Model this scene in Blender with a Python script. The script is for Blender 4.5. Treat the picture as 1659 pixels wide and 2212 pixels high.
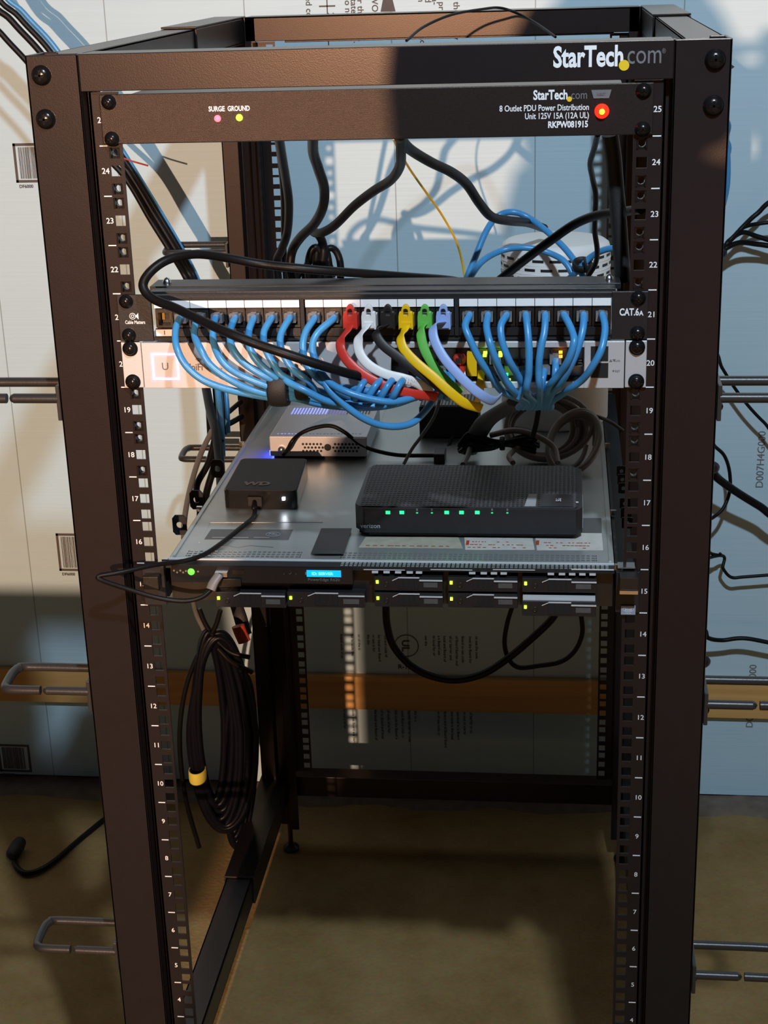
import bpy, math, random
from mathutils import Vector, Matrix
random.seed(7)
S = bpy.context.scene
for o in list(bpy.data.objects): bpy.data.objects.remove(o)
COL = S.collection
PI = math.pi

# ------------------------------------------------------------------ camera
CAM = Vector((.1662, -1.3815, 1.2203)); YAW, PIT, ROL, FPX = .1202, -.3438, -.0317, 3364.
CF = Vector((-math.sin(YAW)*math.cos(PIT), math.cos(YAW)*math.cos(PIT), math.sin(PIT)))
_r0 = Vector((math.cos(YAW), math.sin(YAW), 0)); _u0 = _r0.cross(CF)
CR = _r0*math.cos(ROL) + _u0*math.sin(ROL); CU = -_r0*math.sin(ROL) + _u0*math.cos(ROL)
cd = bpy.data.cameras.new('camera'); cam = bpy.data.objects.new('camera', cd); COL.objects.link(cam)
cam.matrix_world = Matrix(((CR.x, CU.x, -CF.x, CAM.x), (CR.y, CU.y, -CF.y, CAM.y), (CR.z, CU.z, -CF.z, CAM.z), (0, 0, 0, 1)))
cd.sensor_fit = 'HORIZONTAL'; cd.sensor_width = 36; cd.lens = 36*FPX/1659; cd.clip_start = .02; cd.clip_end = 60
S.camera = cam

# ------------------------------------------------------------------ light and exposure
S.view_settings.view_transform = 'Standard'; S.view_settings.look = 'None'
S.view_settings.gamma = 1; S.view_settings.exposure = 0; S.view_settings.use_curve_mapping = False
w = bpy.data.worlds.new('basement'); S.world = w; w.use_nodes = True
w.node_tree.nodes['Background'].inputs[0].default_value = (.82, .80, .92, 1); w.node_tree.nodes['Background'].inputs[1].default_value = .028
def lamp(name, loc, power, col, rad):
    l = bpy.data.lights.new(name, 'POINT'); l.energy = power; l.color = col; l.shadow_soft_size = rad
    o = bpy.data.objects.new(name, l); COL.objects.link(o); o.location = loc; return o
lamp('warm_bulb', (-.5, -6, 1.75), 1600, (1, .60, .38), .024)        # across the room, behind the photographer
lamp('ceiling_bulb', (.40, -1.22, 2.2), 130, (.74, .90, 1.06), .035)  # overhead, in front of the rack

# ------------------------------------------------------------------ pixel helpers (1659 x 2212 frame)
def ray(px, py): return CF + CR*((px-829.5)/FPX) + CU*((1106-py)/FPX)
def at(px, py, Y): d = ray(px, py); return CAM + d*((Y-CAM.y)/d.y)
def atz(px, py, Z): d = ray(px, py); return CAM + d*((Z-CAM.z)/d.z)

# ------------------------------------------------------------------ materials
def mat(name, col, rough=.5, metal=0, bump=0, bscale=200, var=0, vscale=30, coat=0, emit=None, estr=0, spec=None, alpha=None):
    m = bpy.data.materials.new(name); m.use_nodes = True; nt = m.node_tree; b = nt.nodes['Principled BSDF']
    b.inputs['Base Color'].default_value = (*col, 1); b.inputs['Roughness'].default_value = rough; b.inputs['Metallic'].default_value = metal
    if spec is not None: b.inputs['Specular IOR Level'].default_value = spec
    if coat: b.inputs['Coat Weight'].default_value = coat; b.inputs['Coat Roughness'].default_value = .15
    if emit: b.inputs['Emission Color'].default_value = (*emit, 1); b.inputs['Emission Strength'].default_value = estr
    tc = nt.nodes.new('ShaderNodeTexCoord')
    if var:
        n = nt.nodes.new('ShaderNodeTexNoise'); n.inputs['Scale'].default_value = vscale; n.inputs['Detail'].default_value = 5
        r = nt.nodes.new('ShaderNodeMix'); r.data_type = 'RGBA'
        r.inputs['A'].default_value = (*[c*(1-var) for c in col], 1); r.inputs['B'].default_value = (*[min(1, c*(1+var)) for c in col], 1)
        nt.links.new(tc.outputs['Object'], n.inputs['Vector']); nt.links.new(n.outputs['Fac'], r.inputs['Factor']); nt.links.new(r.outputs['Result'], b.inputs['Base Color'])
    if bump:
        n = nt.nodes.new('ShaderNodeTexNoise'); n.inputs['Scale'].default_value = bscale; n.inputs['Detail'].default_value = 3
        p = nt.nodes.new('ShaderNodeBump'); p.inputs['Strength'].default_value = bump; p.inputs['Distance'].default_value = .001
        nt.links.new(tc.outputs['Object'], n.inputs['Vector']); nt.links.new(n.outputs['Fac'], p.inputs['Height']); nt.links.new(p.outputs['Normal'], b.inputs['Normal'])
    return m
M = {}
M['rack'] = mat('black_powder_coat', (.014, .012, .013), .31, 0, .07, 900, .12, 60, spec=.38)
M['pdu'] = mat('speckled_black_enamel', (.018, .014, .014), .31, 0, .3, 1500, .35, 500, spec=.38)
for k_ in ('rack', 'pdu'): M[k_].node_tree.nodes['Principled BSDF'].inputs['Specular Tint'].default_value = (1, .80, .66, 1)
M['black'] = mat('black_plastic', (.014, .014, .016), .38, 0, .1, 600, .2, 80)
M['matte'] = mat('matte_black_plastic', (.010, .010, .011), .6, 0, .2, 700, .2, 80)
M['gloss'] = mat('glossy_black_plastic', (.012, .012, .013), .16, 0, 0, 1, .2, 80)
M['rubber'] = mat('black_cable_jacket', (.006, .0055, .006), .42, 0, .1, 300, .2, 60, spec=.2)
M['screw'] = mat('black_screw', (.02, .018, .018), .22, .6, .1, 500, .2, 80)
M['steel'] = mat('zinc_steel', (.50, .53, .52), .36, .7, .05, 400, .12, 25)
M['bright'] = mat('bright_steel', (.75, .76, .77), .25, 1, .05, 400, .1, 40)
M['alu'] = mat('switch_aluminium', (.62, .62, .63), .42, .35, .05, 800, .05, 40)
M['gatem'] = mat('gateway_metal', (.62, .62, .65), .4, .5, .05, 800, .05, 40)
M['darkm'] = mat('dark_metal', (.06, .055, .05), .35, .8, .1, 400, .2, 60)
M['white'] = mat('white_plastic', (.80, .80, .78), .5, 0, .05, 300, .04, 20)
M['slabel'] = mat('printed_paper', (.55, .53, .48), .6, 0, .05, 300, .2, 120)
M['label'] = mat('white_paper_label', (.88, .87, .86), .6, 0, .05, 300, .03, 20)
M['ink'] = mat('black_print', (.02, .02, .02), .7, 0, 0, 1, .1, 50)
M['wallink'] = mat('wall_print', (.10, .085, .085), .8, 0, 0, 1, .15, 50)
M['wink'] = mat('white_print', (.85, .85, .85), .6, 0, 0, 1, .05, 50)
M['gink'] = mat('grey_print', (.16, .155, .16), .6, 0, 0, 1, .05, 50)
M['lgink'] = mat('light_grey_print', (.4, .4, .41), .6, 0, 0, 1, .05, 50)
M['yink'] = mat('yellow_print', (.85, .56, .01), .6, 0, 0, 1, .05, 50)
M['blue'] = mat('blue_cable_jacket', (.055, .27, .56), .34, 0, .1, 300, .12, 60)
M['red'] = mat('red_cable_jacket', (.62, .035, .022), .42, 0, .1, 300, .08, 60)
M['whitec'] = mat('white_cable_jacket', (.78, .76, .74), .45, 0, .1, 300, .05, 60)
M['blackc'] = mat('black_flat_cable_jacket', (.012, .010, .010), .5, 0, .1, 300, .1, 60)
M['yellow'] = mat('yellow_cable_jacket', (.82, .50, .005), .42, 0, .1, 300, .06, 60)
M['green'] = mat('green_cable_jacket', (.12, .46, .075), .42, 0, .1, 300, .06, 60)
M['lblue'] = mat('pale_blue_cable_jacket', (.28, .40, .72), .42, 0, .1, 300, .06, 60)
M['beige'] = mat('beige_cable_jacket', (.22, .185, .15), .5, 0, .1, 300, .1, 60)
M['grey'] = mat('grey_cable_jacket', (.17, .165, .16), .45, 0, .1, 300, .1, 60)
M['edge'] = mat('lit_sheet_edge', (.72, .74, .76), .35, .25, .05, 300, .05, 40)  # pale colour stands in for the highlight along sheet edges
M['sleeve'] = mat('dark_grey_sleeve', (.05, .055, .055), .6, 0, .2, 300, .15, 60)
M['clear'] = mat('clear_connector', (.45, .45, .46), .12, 0, 0, 1, .2, 300)
M['clear'].node_tree.nodes['Principled BSDF'].inputs['Transmission Weight'].default_value = .6
M['gold'] = mat('gold_contact', (.75, .5, .12), .25, 1, 0, 1, .1, 100)
M['tape'] = mat('yellow_tape', (.75, .66, .10), .55, 0, .1, 200, .05, 60)
M['strap'] = mat('red_strap', (.45, .05, .02), .6, 0, .1, 200, .1, 60)
M['skin'] = mat('skin', (.55, .33, .24), .5, 0, .1, 200, .05, 20)
M['shirt'] = mat('dark_cloth', (.05, .055, .07), .9, 0, .3, 300, .1, 20)
M['jeans'] = mat('denim', (.05, .08, .14), .9, 0, .3, 300, .15, 20)
M['hair'] = mat('dark_hair', (.03, .02, .015), .6, 0, .4, 150, .2, 30)
def em(name, col, s): return mat(name, col, .3, 0, 0, 1, 0, 1, 0, col, s)
M['e_green'] = em('green_led', (.05, 1, .02), 5)
M['e_green2'] = em('yellow_green_led', (.45, 1, .02), 6)
M['e_teal'] = em('router_green_led', (.02, 1, .22), 2.2)
M['e_dim'] = em('dim_green_led', (.05, .55, .25), .5)
M['e_red'] = em('red_led', (1, .06, .09), 6)
M['e_lime'] = em('lime_led', (.35, 1, .02), 6)
M['e_amber'] = em('amber_led', (1, .30, .01), 5)
M['e_lens'] = em('red_switch_lens', (1, .015, .005), 3)
M['e_lensc'] = em('lit_switch_core', (1, .35, .01), 9)
M['e_white'] = em('white_led', (.85, .9, 1), 25)
M['e_ring'] = em('blue_white_ring', (.22, .30, 1), 5.0)
M['e_blue'] = em('blue_led', (.03, .05, 1), 40)
M['e_vent'] = em('blue_lit_vent', (.25, .3, 1), 1.2)  # slots glow themselves in place of a light inside the box
M['e_vent2'] = em('faint_blue_lit_vent', (.16, .13, .6), .35)
M['e_lcd'] = em('blue_display', (.0, .42, 1), 1.0)
M['e_lcdt'] = em('display_text', (.25, .75, 1), 1.2)

def wall_mat():
    m = bpy.data.materials.new('blue_foam_board'); m.use_nodes = True; nt = m.node_tree; b = nt.nodes['Principled BSDF']; L = nt.links.new
    b.inputs['Roughness'].default_value = .45; b.inputs['Specular IOR Level'].default_value = .3
    tc = nt.nodes.new('ShaderNodeTexCoord'); sx = nt.nodes.new('ShaderNodeSeparateXYZ'); L(tc.outputs['Object'], sx.inputs[0])
    mp = nt.nodes.new('ShaderNodeMapping'); mp.inputs['Scale'].default_value = (3, 3, 180); L(tc.outputs['Object'], mp.inputs[0])
    n = nt.nodes.new('ShaderNodeTexNoise'); n.inputs['Scale'].default_value = 1; L(mp.outputs[0], n.inputs['Vector'])
    n2 = nt.nodes.new('ShaderNodeTexNoise'); n2.inputs['Scale'].default_value = 4; L(tc.outputs['Object'], n2.inputs['Vector'])
    ad = nt.nodes.new('ShaderNodeMath'); ad.operation = 'ADD'; L(n.outputs['Fac'], ad.inputs[0]); L(n2.outputs['Fac'], ad.inputs[1])
    hf = nt.nodes.new('ShaderNodeMath'); hf.operation = 'MULTIPLY'; hf.inputs[1].default_value = .5; L(ad.outputs[0], hf.inputs[0])
    mx = nt.nodes.new('ShaderNodeMix'); mx.data_type = 'RGBA'; mx.inputs['A'].default_value = (.49, .68, .77, 1); mx.inputs['B'].default_value = (.57, .76, .86, 1)
    L(hf.outputs[0], mx.inputs['Factor']); prev = mx.outputs['Result']
    # score lines between the panels of the board
    tot = None
    for x0 in (-.943, -.731, -.518, -.306, -.088, .123, .336, .548):
        a = nt.nodes.new('ShaderNodeMath'); a.operation = 'COMPARE'; a.inputs[1].default_value = x0; a.inputs[2].default_value = .0009
        L(sx.outputs['X'], a.inputs[0])
        if tot is None: tot = a.outputs[0]
        else:
            s = nt.nodes.new('ShaderNodeMath'); s.operation = 'ADD'; L(tot, s.inputs[0]); L(a.outputs[0], s.inputs[1]); tot = s.outputs[0]
    q = nt.nodes.new('ShaderNodeMath'); q.operation = 'MULTIPLY'; q.inputs[1].default_value = .55; L(tot, q.inputs[0])
    m2 = nt.nodes.new('ShaderNodeMix'); m2.data_type = 'RGBA'; m2.inputs['B'].default_value = (.12, .12, .10, 1); L(prev, m2.inputs['A']); L(q.outputs[0], m2.inputs['Factor'])
    L(m2.outputs['Result'], b.inputs['Base Color'])
    bp = nt.nodes.new('ShaderNodeBump'); bp.inputs['Strength'].default_value = .15; bp.inputs['Distance'].default_value = .002; L(n.outputs['Fac'], bp.inputs['Height']); L(bp.outputs[0], b.inputs['Normal'])
    return m
def concrete():
    m = bpy.data.materials.new('stained_concrete'); m.use_nodes = True; nt = m.node_tree; b = nt.nodes['Principled BSDF']; L = nt.links.new
    b.inputs['Roughness'].default_value = .8; b.inputs['Specular IOR Level'].default_value = .2
    tc = nt.nodes.new('ShaderNodeTexCoord')
    n = nt.nodes.new('ShaderNodeTexNoise'); n.inputs['Scale'].default_value = 7; n.inputs['Detail'].default_value = 9; n.inputs['Roughness'].default_value = .65; L(tc.outputs['Object'], n.inputs['Vector'])
    r = nt.nodes.new('ShaderNodeValToRGB'); L(n.outputs['Fac'], r.inputs[0])
    r.color_ramp.elements[0].position = .3; r.color_ramp.elements[0].color = (.25, .155, .050, 1)
    r.color_ramp.elements[1].position = .7; r.color_ramp.elements[1].color = (.39, .265, .115, 1)
    n2 = nt.nodes.new('ShaderNodeTexNoise'); n2.inputs['Scale'].default_value = 160; n2.inputs['Detail'].default_value = 4; L(tc.outputs['Object'], n2.inputs['Vector'])
    mx = nt.nodes.new('ShaderNodeMix'); mx.data_type = 'RGBA'; mx.blend_type = 'MULTIPLY'; mx.inputs['Factor'].default_value = .4
    L(r.outputs[0], mx.inputs['A']); L(n2.outputs['Color'], mx.inputs['B']); L(mx.outputs['Result'], b.inputs['Base Color'])
    bp = nt.nodes.new('ShaderNodeBump'); bp.inputs['Strength'].default_value = .4; bp.inputs['Distance'].default_value = .003; L(n2.outputs['Fac'], bp.inputs['Height']); L(bp.outputs[0], b.inputs['Normal'])
    return m
def wood(name='pine_furring', a=(.62, .33, .10), c=(.78, .47, .17), sc=(2, 20, 60)):
    m = bpy.data.materials.new(name); m.use_nodes = True; nt = m.node_tree; b = nt.nodes['Principled BSDF']; L = nt.links.new
    b.inputs['Roughness'].default_value = .65
    tc = nt.nodes.new('ShaderNodeTexCoord'); mp = nt.nodes.new('ShaderNodeMapping'); mp.inputs['Scale'].default_value = sc; L(tc.outputs['Object'], mp.inputs[0])
    n = nt.nodes.new('ShaderNodeTexNoise'); n.inputs['Scale'].default_value = 1; n.inputs['Detail'].default_value = 5; L(mp.outputs[0], n.inputs['Vector'])
    r = nt.nodes.new('ShaderNodeValToRGB'); L(n.outputs['Fac'], r.inputs[0]); r.color_ramp.elements[0].color = (*a, 1); r.color_ramp.elements[1].color = (*c, 1)
    r.color_ramp.elements[0].position = .3; r.color_ramp.elements[1].position = .7
    L(r.outputs[0], b.inputs['Base Color']); return m
M['wall'] = wall_mat(); M['concrete'] = concrete(); M['wood'] = wood(); M['bench'] = wood('bench_wood', (.30, .18, .08), (.42, .27, .13), (20, 2, 60))

# ------------------------------------------------------------------ mesh builder
def catmull(P, n):
    P = [Vector(p) for p in P]; out = []
    if len(P) < 3: return P
    Q = [P[0]*2-P[1]] + P + [P[-1]*2-P[-2]]
    for i in range(1, len(Q)-2):
        a, b, c, d = Q[i-1:i+3]
        for k in range(n):
            t = k/n; out.append(.5*((2*b)+(c-a)*t+(2*a-5*b+4*c-d)*t*t+(3*b-a-3*c+d)*t**3))
    out.append(P[-1]); return out
_tc = {}
class MB:
    def __init__(s): s.v = []; s.f = []; s.sm = []
    def add(s, V, F, sm=False):
        o = len(s.v); s.v += [tuple(v) for v in V]; s.f += [tuple(i+o for i in f) for f in F]; s.sm += [sm]*len(F); return s
    def box(s, x0, x1, y0, y1, z0, z1):
        return s.add([(x, y, z) for x in (x0, x1) for y in (y0, y1) for z in (z0, z1)], [(0, 1, 3, 2), (4, 6, 7, 5), (0, 4, 5, 1), (2, 3, 7, 6), (0, 2, 6, 4), (1, 5, 7, 3)])
    def obox(s, c, u, v, w_):   # centre, three half vectors
        c, u, v, w_ = map(Vector, (c, u, v, w_))
        return s.add([c+u*i+v*j+w_*k for i in (-1, 1) for j in (-1, 1) for k in (-1, 1)], [(0, 1, 3, 2), (4, 6, 7, 5), (0, 4, 5, 1), (2, 3, 7, 6), (0, 2, 6, 4), (1, 5, 7, 3)])
    def lathe(s, c, ax, prof, n=20, sm=True):   # prof: (r, h) along ax
        c = Vector(c); ax = Vector(ax).normalized(); a = ax.orthogonal().normalized(); b = ax.cross(a); V = []; F = []
        for r, h in prof:
            for k in range(n): t = 2*PI*k/n; V.append(c+ax*h+(a*math.cos(t)+b*math.sin(t))*r)
        for i in range(len(prof)-1):
            for k in range(n): F.append((i*n+k, i*n+(k+1) % n, (i+1)*n+(k+1) % n, (i+1)*n+k))
        s.add(V, F, sm); s.add(V[:n], [tuple(range(n))[::-1]]); s.add(V[-n:], [tuple(range(n))]); return s
    def cyl(s, c, ax, r, h, n=20, sm=True): return s.lathe(c, ax, [(r, 0), (r, h)], n, sm)
    def prism(s, pts, o, u, v, w_, sm=False):   # 2-D outline in u,v extruded by vector w_
        o, u, v, w_ = map(Vector, (o, u, v, w_)); n = len(pts)
        V = [o+u*a+v*b for a, b in pts]; V += [p+w_ for p in V]
        s.add(V, [(i, (i+1) % n, (i+1) % n+n, i+n) for i in range(n)], sm); s.add(V[:n], [tuple(range(n))[::-1]]); return s.add(V[n:], [tuple(range(n))])
    def tube(s, P, r, n=10, seg=8, r2=None, wdir=None):   # r2 + wdir: flat ribbon section
        P = catmull(P, seg); V = []; F = []; m = len(P); nrm = None
        for i, p in enumerate(P):
            t = (P[min(i+1, m-1)]-P[max(i-1, 0)]).normalized()
            if wdir is not None:
                wd = wdir(i/(m-1)) if callable(wdir) else Vector(wdir)
                a = wd - t*wd.dot(t); a.normalize()
            else:
                a = t.orthogonal().normalized() if nrm is None else (nrm - t*nrm.dot(t)).normalized()
                nrm = a
            b = t.cross(a)
            for k in range(n): q = 2*PI*k/n; V.append(p+a*math.cos(q)*r+b*math.sin(q)*(r2 or r))
        for i in range(m-1):
            for k in range(n): F.append((i*n+k, i*n+(k+1) % n, (i+1)*n+(k+1) % n, (i+1)*n+k))
        s.add(V, F, True); s.add(V[:n], [tuple(range(n))[::-1]]); return s.add(V[-n:], [tuple(range(n))])
    def text(s, body, size, o, u=(1, 0, 0), v=(0, 0, 1), align='CENTER', bold=0, sx=1, th=.00025):
        key = (body, align, round(bold, 4))
        if key not in _tc:
            c = bpy.data.curves.new('t', 'FONT'); c.body = body; c.size = 1; c.align_x = align; c.align_y = 'CENTER'; c.offset = bold; c.resolution_u = 3
            ob = bpy.data.objects.new('t', c); COL.objects.link(ob); bpy.context.view_layer.update()
            me = bpy.data.meshes.new_from_object(ob.evaluated_get(bpy.context.evaluated_depsgraph_get()))
            _tc[key] = ([v_.co.copy() for v_ in me.vertices], [tuple(p.vertices) for p in me.polygons])
            bpy.data.objects.remove(ob); bpy.data.meshes.remove(me); bpy.data.curves.remove(c)
        V, F = _tc[key]; o = Vector(o); u = Vector(u).normalized(); v = Vector(v).normalized(); nn = u.cross(v)*th
        return s.add([o+u*(p.x*size*sx)+v*(p.y*size)+nn for p in V], F)
    def fit(s, body, px0, px1, pyb, h, y, bold=.02):   # x between two pixel columns, baseline at a pixel row, cap height h (m)
        o_ = len(s.v); s.text(body, 1, (0, 0, 0), align='LEFT', bold=bold, th=0); q = s.v[o_:]
        xa, xb = min(p[0] for p in q), max(p[0] for p in q); zb = min(p[2] for p in q)
        s.v = s.v[:o_]; A = at(px0, pyb, y); B_ = at(px1, pyb, y); k = (B_.x-A.x)/(xb-xa); base = -.35; kz = h/.70
        s.v += [(A.x+(p[0]-xa)*k, y-.00025, (A.z+B_.z)/2+(p[2]-base)*kz) for p in q]; return s
    def build(s, name, m, parent=None, bevel=0, loc=None):
        me = bpy.data.meshes.new(name); off = Vector(loc) if loc is not None else Vector((0, 0, 0))
        me.from_pydata([Vector(v)-off for v in s.v], [], s.f); me.update()
        me.polygons.foreach_set('use_smooth', s.sm); me.materials.append(M[m] if isinstance(m, str) else m)
        o = bpy.data.objects.new(name, me); COL.objects.link(o); o.location = off
        if parent is not None:
            o.parent = parent
            root = Vector((0, 0, 0)); p = parent
            while p is not None: root += Vector(p.location); p = p.parent
            o.location = off - root
        if bevel:
            bm = o.modifiers.new('bevel', 'BEVEL'); bm.width = bevel; bm.segments = 2; bm.limit_method = 'ANGLE'; bm.angle_limit = .7
        return o
def tag(o, label, cat, group=None, kind=None):
    if label: o['label'] = label
    if cat: o['category'] = cat
    if group: o['group'] = group
    if kind: o['kind'] = kind
    return o
def empty(name, loc, label, cat, group=None):
    o = bpy.data.objects.new(name, None); COL.objects.link(o); o.location = loc; o.empty_display_size = .02
    return tag(o, label, cat, group)
def part(o, label): o['label'] = label; return o
def path(*p): return [at(*q) for q in p]
def cable(name, pts, r, m, label, cat='cable', group=None, n=10, parent=None):
    b = MB().tube(pts, r, n)
    if parent is not None: return b.build(name, m, parent)
    return tag(b.build(name, m, None, loc=pts[0]), label, cat, group)

U = .04445
FLOOR = -.155
# ------------------------------------------------------------------ structure
def struct(b, name, m): return tag(b.build(name, m), None, None, kind='structure')
wall = struct(MB().box(-2.6, 2.6, 1.0, 1.05, -.145, 2.3), 'wall_back', 'wall')
struct(MB().box(-2.6, 2.6, 1.052, 1.15, FLOOR, 2.3), 'wall_foundation', 'concrete')
struct(MB().box(-2.6, 2.6, -7.2, 1.15, FLOOR-.1, FLOOR), 'floor', 'concrete')
# rough concrete spill along the foot of the wall
sp = MB(); V = []; F = []; nx, ny = 220, 7
for i in range(nx+1):
    x = -2.6+5.2*i/nx; edge = .938+.008*math.sin(x*31)+.006*random.random()
    for j in range(ny+1):
        y = edge+(1.02-edge)*j/ny; V.append((x, y, FLOOR+(0 if j == 0 else .004+.005*random.random())))
for i in range(nx):
    for j in range(ny): F.append((i*(ny+1)+j, (i+1)*(ny+1)+j, (i+1)*(ny+1)+j+1, i*(ny+1)+j+1))
sp.add(V, F, True); M['spill'] = mat('crumbled_concrete', (.17, .13, .095), .9, 0, .8, 250, .5, 40); struct(sp, 'trim_2', 'spill')
struct(MB().box(-2.6, 2.6, .986, .9999, .008, .069), 'trim_1', 'wood')

# printing on the foam board (children of the wall)
def wtext(body, size, px, py, col='wallink', rot=-1, align='LEFT', name='board_print', bold=.0):
    p = at(px, py, .9992)
    u, v = ((0, 0, -1), (1, 0, 0)) if rot == -1 else ((0, 0, 1), (-1, 0, 0)) if rot == 1 else ((1, 0, 0), (0, 0, 1))
    return MB().text(body, size, p, u, v, align, bold).build(name, col, wall)
# rows of sideways print: (x pixel, body), read downwards
top = MB()
def trow(b, body, size, px, z0, bold=.01, align='LEFT', z1=None):
    x = at(px, 40 if z0 > .5 else 1450, 1.0).x; b.text(body, size, (x, .9994, z0), (0, 0, -1), (1, 0, 0), align, bold)
for px, body in ((668, 'ed cord'), (692, '1'), (715, '2-4'), (752, 'do not'), (765, 'state of'), (779, 'er the'), (810, 'WOF'), (910, 'an'), (925, 'nd'), (940, 'da-'), (954, 'A pr'), (986, 'in the')):
    trow(top, body, .013, px, 1.165 if px not in (692, 715) else 1.142)
for px, body in ((672, 'x'), (752, 'e'), (768, 'V.'), (779, 'g'), (912, 'y.c'), (986, 'w')):
    trow(top, body, .012, px, 1.108)
top.build('printed_text', 'wallink', wall)
tg = MB(); xa = at(707, 20, 1).x
tg.box(xa-.0008, xa+.0008, .9992, .9999, 1.06, 1.3); tg.box(xa-.012, xa+.012, .9992, .9999, 1.150, 1.152)
xb = at(838, 15, 1).x; tg.prism([(-.011, 0), (.011, 0), (.0045, .028), (-.0045, .028)], (xb, .9999, 1.141), (1, 0, 0), (0, 0, 1), (0, -.0008, 0))
tg.build('printed_symbol', 'wallink', wall)
low = MB()
words1 = ['The Dow', 'contents', 'CAUTION: This', 'combustible', 'temperatures', 'consult your', 'Do not expose', 'material', 'building code', 'Notice: U', 'must be', 'covered with']
def pseudo(n):
    return ' '.join(random.choice(['the', 'and', 'code', 'to', 'or', 'of', 'barrier', 'Board', 'is', 'a', 'local', 'for', 'use']) for _ in range(n))
for px, z0, n in ((739, .142, 4), (762, .142, 4), (777, .142, 4), (797, .142, 2), (808, .142, 4), (820, .142, 4), (834, .142, 4), (921, .142, 2), (938, .142, 4), (949, .142, 4), (961, .142, 4), (974, .142, 4), (987, .142, 4), (1000, .142, 4), (1016, .142, 4), (1030, .142, 4)):
    body = pseudo(n)[:9 if n == 2 else 20]; x = at(px, 1410, 1).x; low.text(body, .0065, (x, .9994, z0), (0, 0, -1), (1, 0, 0), 'LEFT', .015)
for px, n in ((745, 5), (764, 5), (812, 5), (826, 5), (840, 5), (856, 5), (870, 4), (884, 4), (898, 3), (948, 5), (962, 5), (977, 5), (990, 5), (1004, 5), (1018, 4)):
    x = at(px, 1560, 1).x; low.text(pseudo(n)[:24], .0065, (x, .9994, .001), (0, 0, -1), (1, 0, 0), 'LEFT', .015)
c = at(878, 1395, .9992)
ring = [(math.cos(2*PI*k/32)*.020, math.sin(2*PI*k/32)*.020) for k in range(33)]
low.tube([(c.x+a, .9993, c.z+b) for a, b in ring], .0008, 5, 1)
low.text('UL', .018, (c.x-.002, .9994, c.z), (0, 0, -1), (1, 0, 0), 'CENTER', .03)
low.text('R-15', .012, (c.x-.004, .9994, .083), (1, 0, 0), (0, 0, 1), 'CENTER', .02)
low.build('printed_text', 'wallink', wall)
for (x0, z0, z1) in ((-.682, .902, .962), (-.680, .250, .318), (-.830, -.140, -.085)):
    f = MB(); W_ = .055
    for a, b, c_, d in ((x0, x0+.004, z0, z1), (x0+W_, x0+W_+.004, z0, z1), (x0, x0+W_, z1-.004, z1), (x0, x0+W_, z0, z0+.004)): f.box(a, b, .9992, .9999, c_, d)
    xx = x0+.008
    while xx < x0+W_-.006:
        wd = random.choice((.0006, .001, .0016)); f.box(xx, xx+wd, .9992, .9999, z0+.006, z1-.006); xx += wd+random.choice((.0008, .0013))
    f.text('DF6000', .007, (x0+.004, .9994, z0-.006), (1, 0, 0), (0, 0, 1), 'LEFT', .03)
    f.build('printed_barcode', 'wallink', wall)
MB().text('D007H4G000', .0165, at(1644, 993, .9994), (0, 0, 1), (-1, 0, 0), 'CENTER', .0).build('printed_text', 'gink', wall)
MB().text('000', .0165, (at(1626, 1465, 1).x, .9994, .088), (0, 0, 1), (-1, 0, 0), 'CENTER', .0).build('printed_text', 'gink', wall)
MB().text('D0', .0165, (at(1620, 1555, 1).x, .9994, -.006), (0, 0, 1), (-1, 0, 0), 'CENTER', .0).build('printed_text', 'gink', wall)

# ------------------------------------------------------------------ rack
rack = empty('server_rack', (0, .4, FLOOR), 'black open frame four post rack with numbered square hole rails', 'rack')
TOP = 1.146; BOT = -.106
def post(sx, front):
    b = MB(); y0 = -.004 if front else .78; d = .05
    X = lambda a: sx*a
    def bx(a, c_, y_0, y_1): b.box(min(X(a), X(c_)), max(X(a), X(c_)), y_0, y_1, BOT, TOP)
    if front:
        bx(.305, .257, y0, y0+.0025); bx(.305, .3025, y0, y0+d); bx(.2595, .257, y0, y0+.018); bx(.305, .290, y0+d-.0025, y0+d); bx(.2595, .2490, y0+.018, y0+.020)
    else:
        bx(.305, .281, y0, y0+.0025); bx(.305, .3025, y0, y0+d); bx(.283, .281, y0, y0+.018); bx(.281, .263, y0+.016, y0+.018); bx(.265, .263, y0, y0+.018); bx(.265, .249, y0, y0+.0025)
    return b.build('post', 'rack', rack, .0008)
for sx in (-1, 1):
    for fr in (True, False): post(sx, fr)
nuts = {24, 23, 22, 19, 18}
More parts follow.
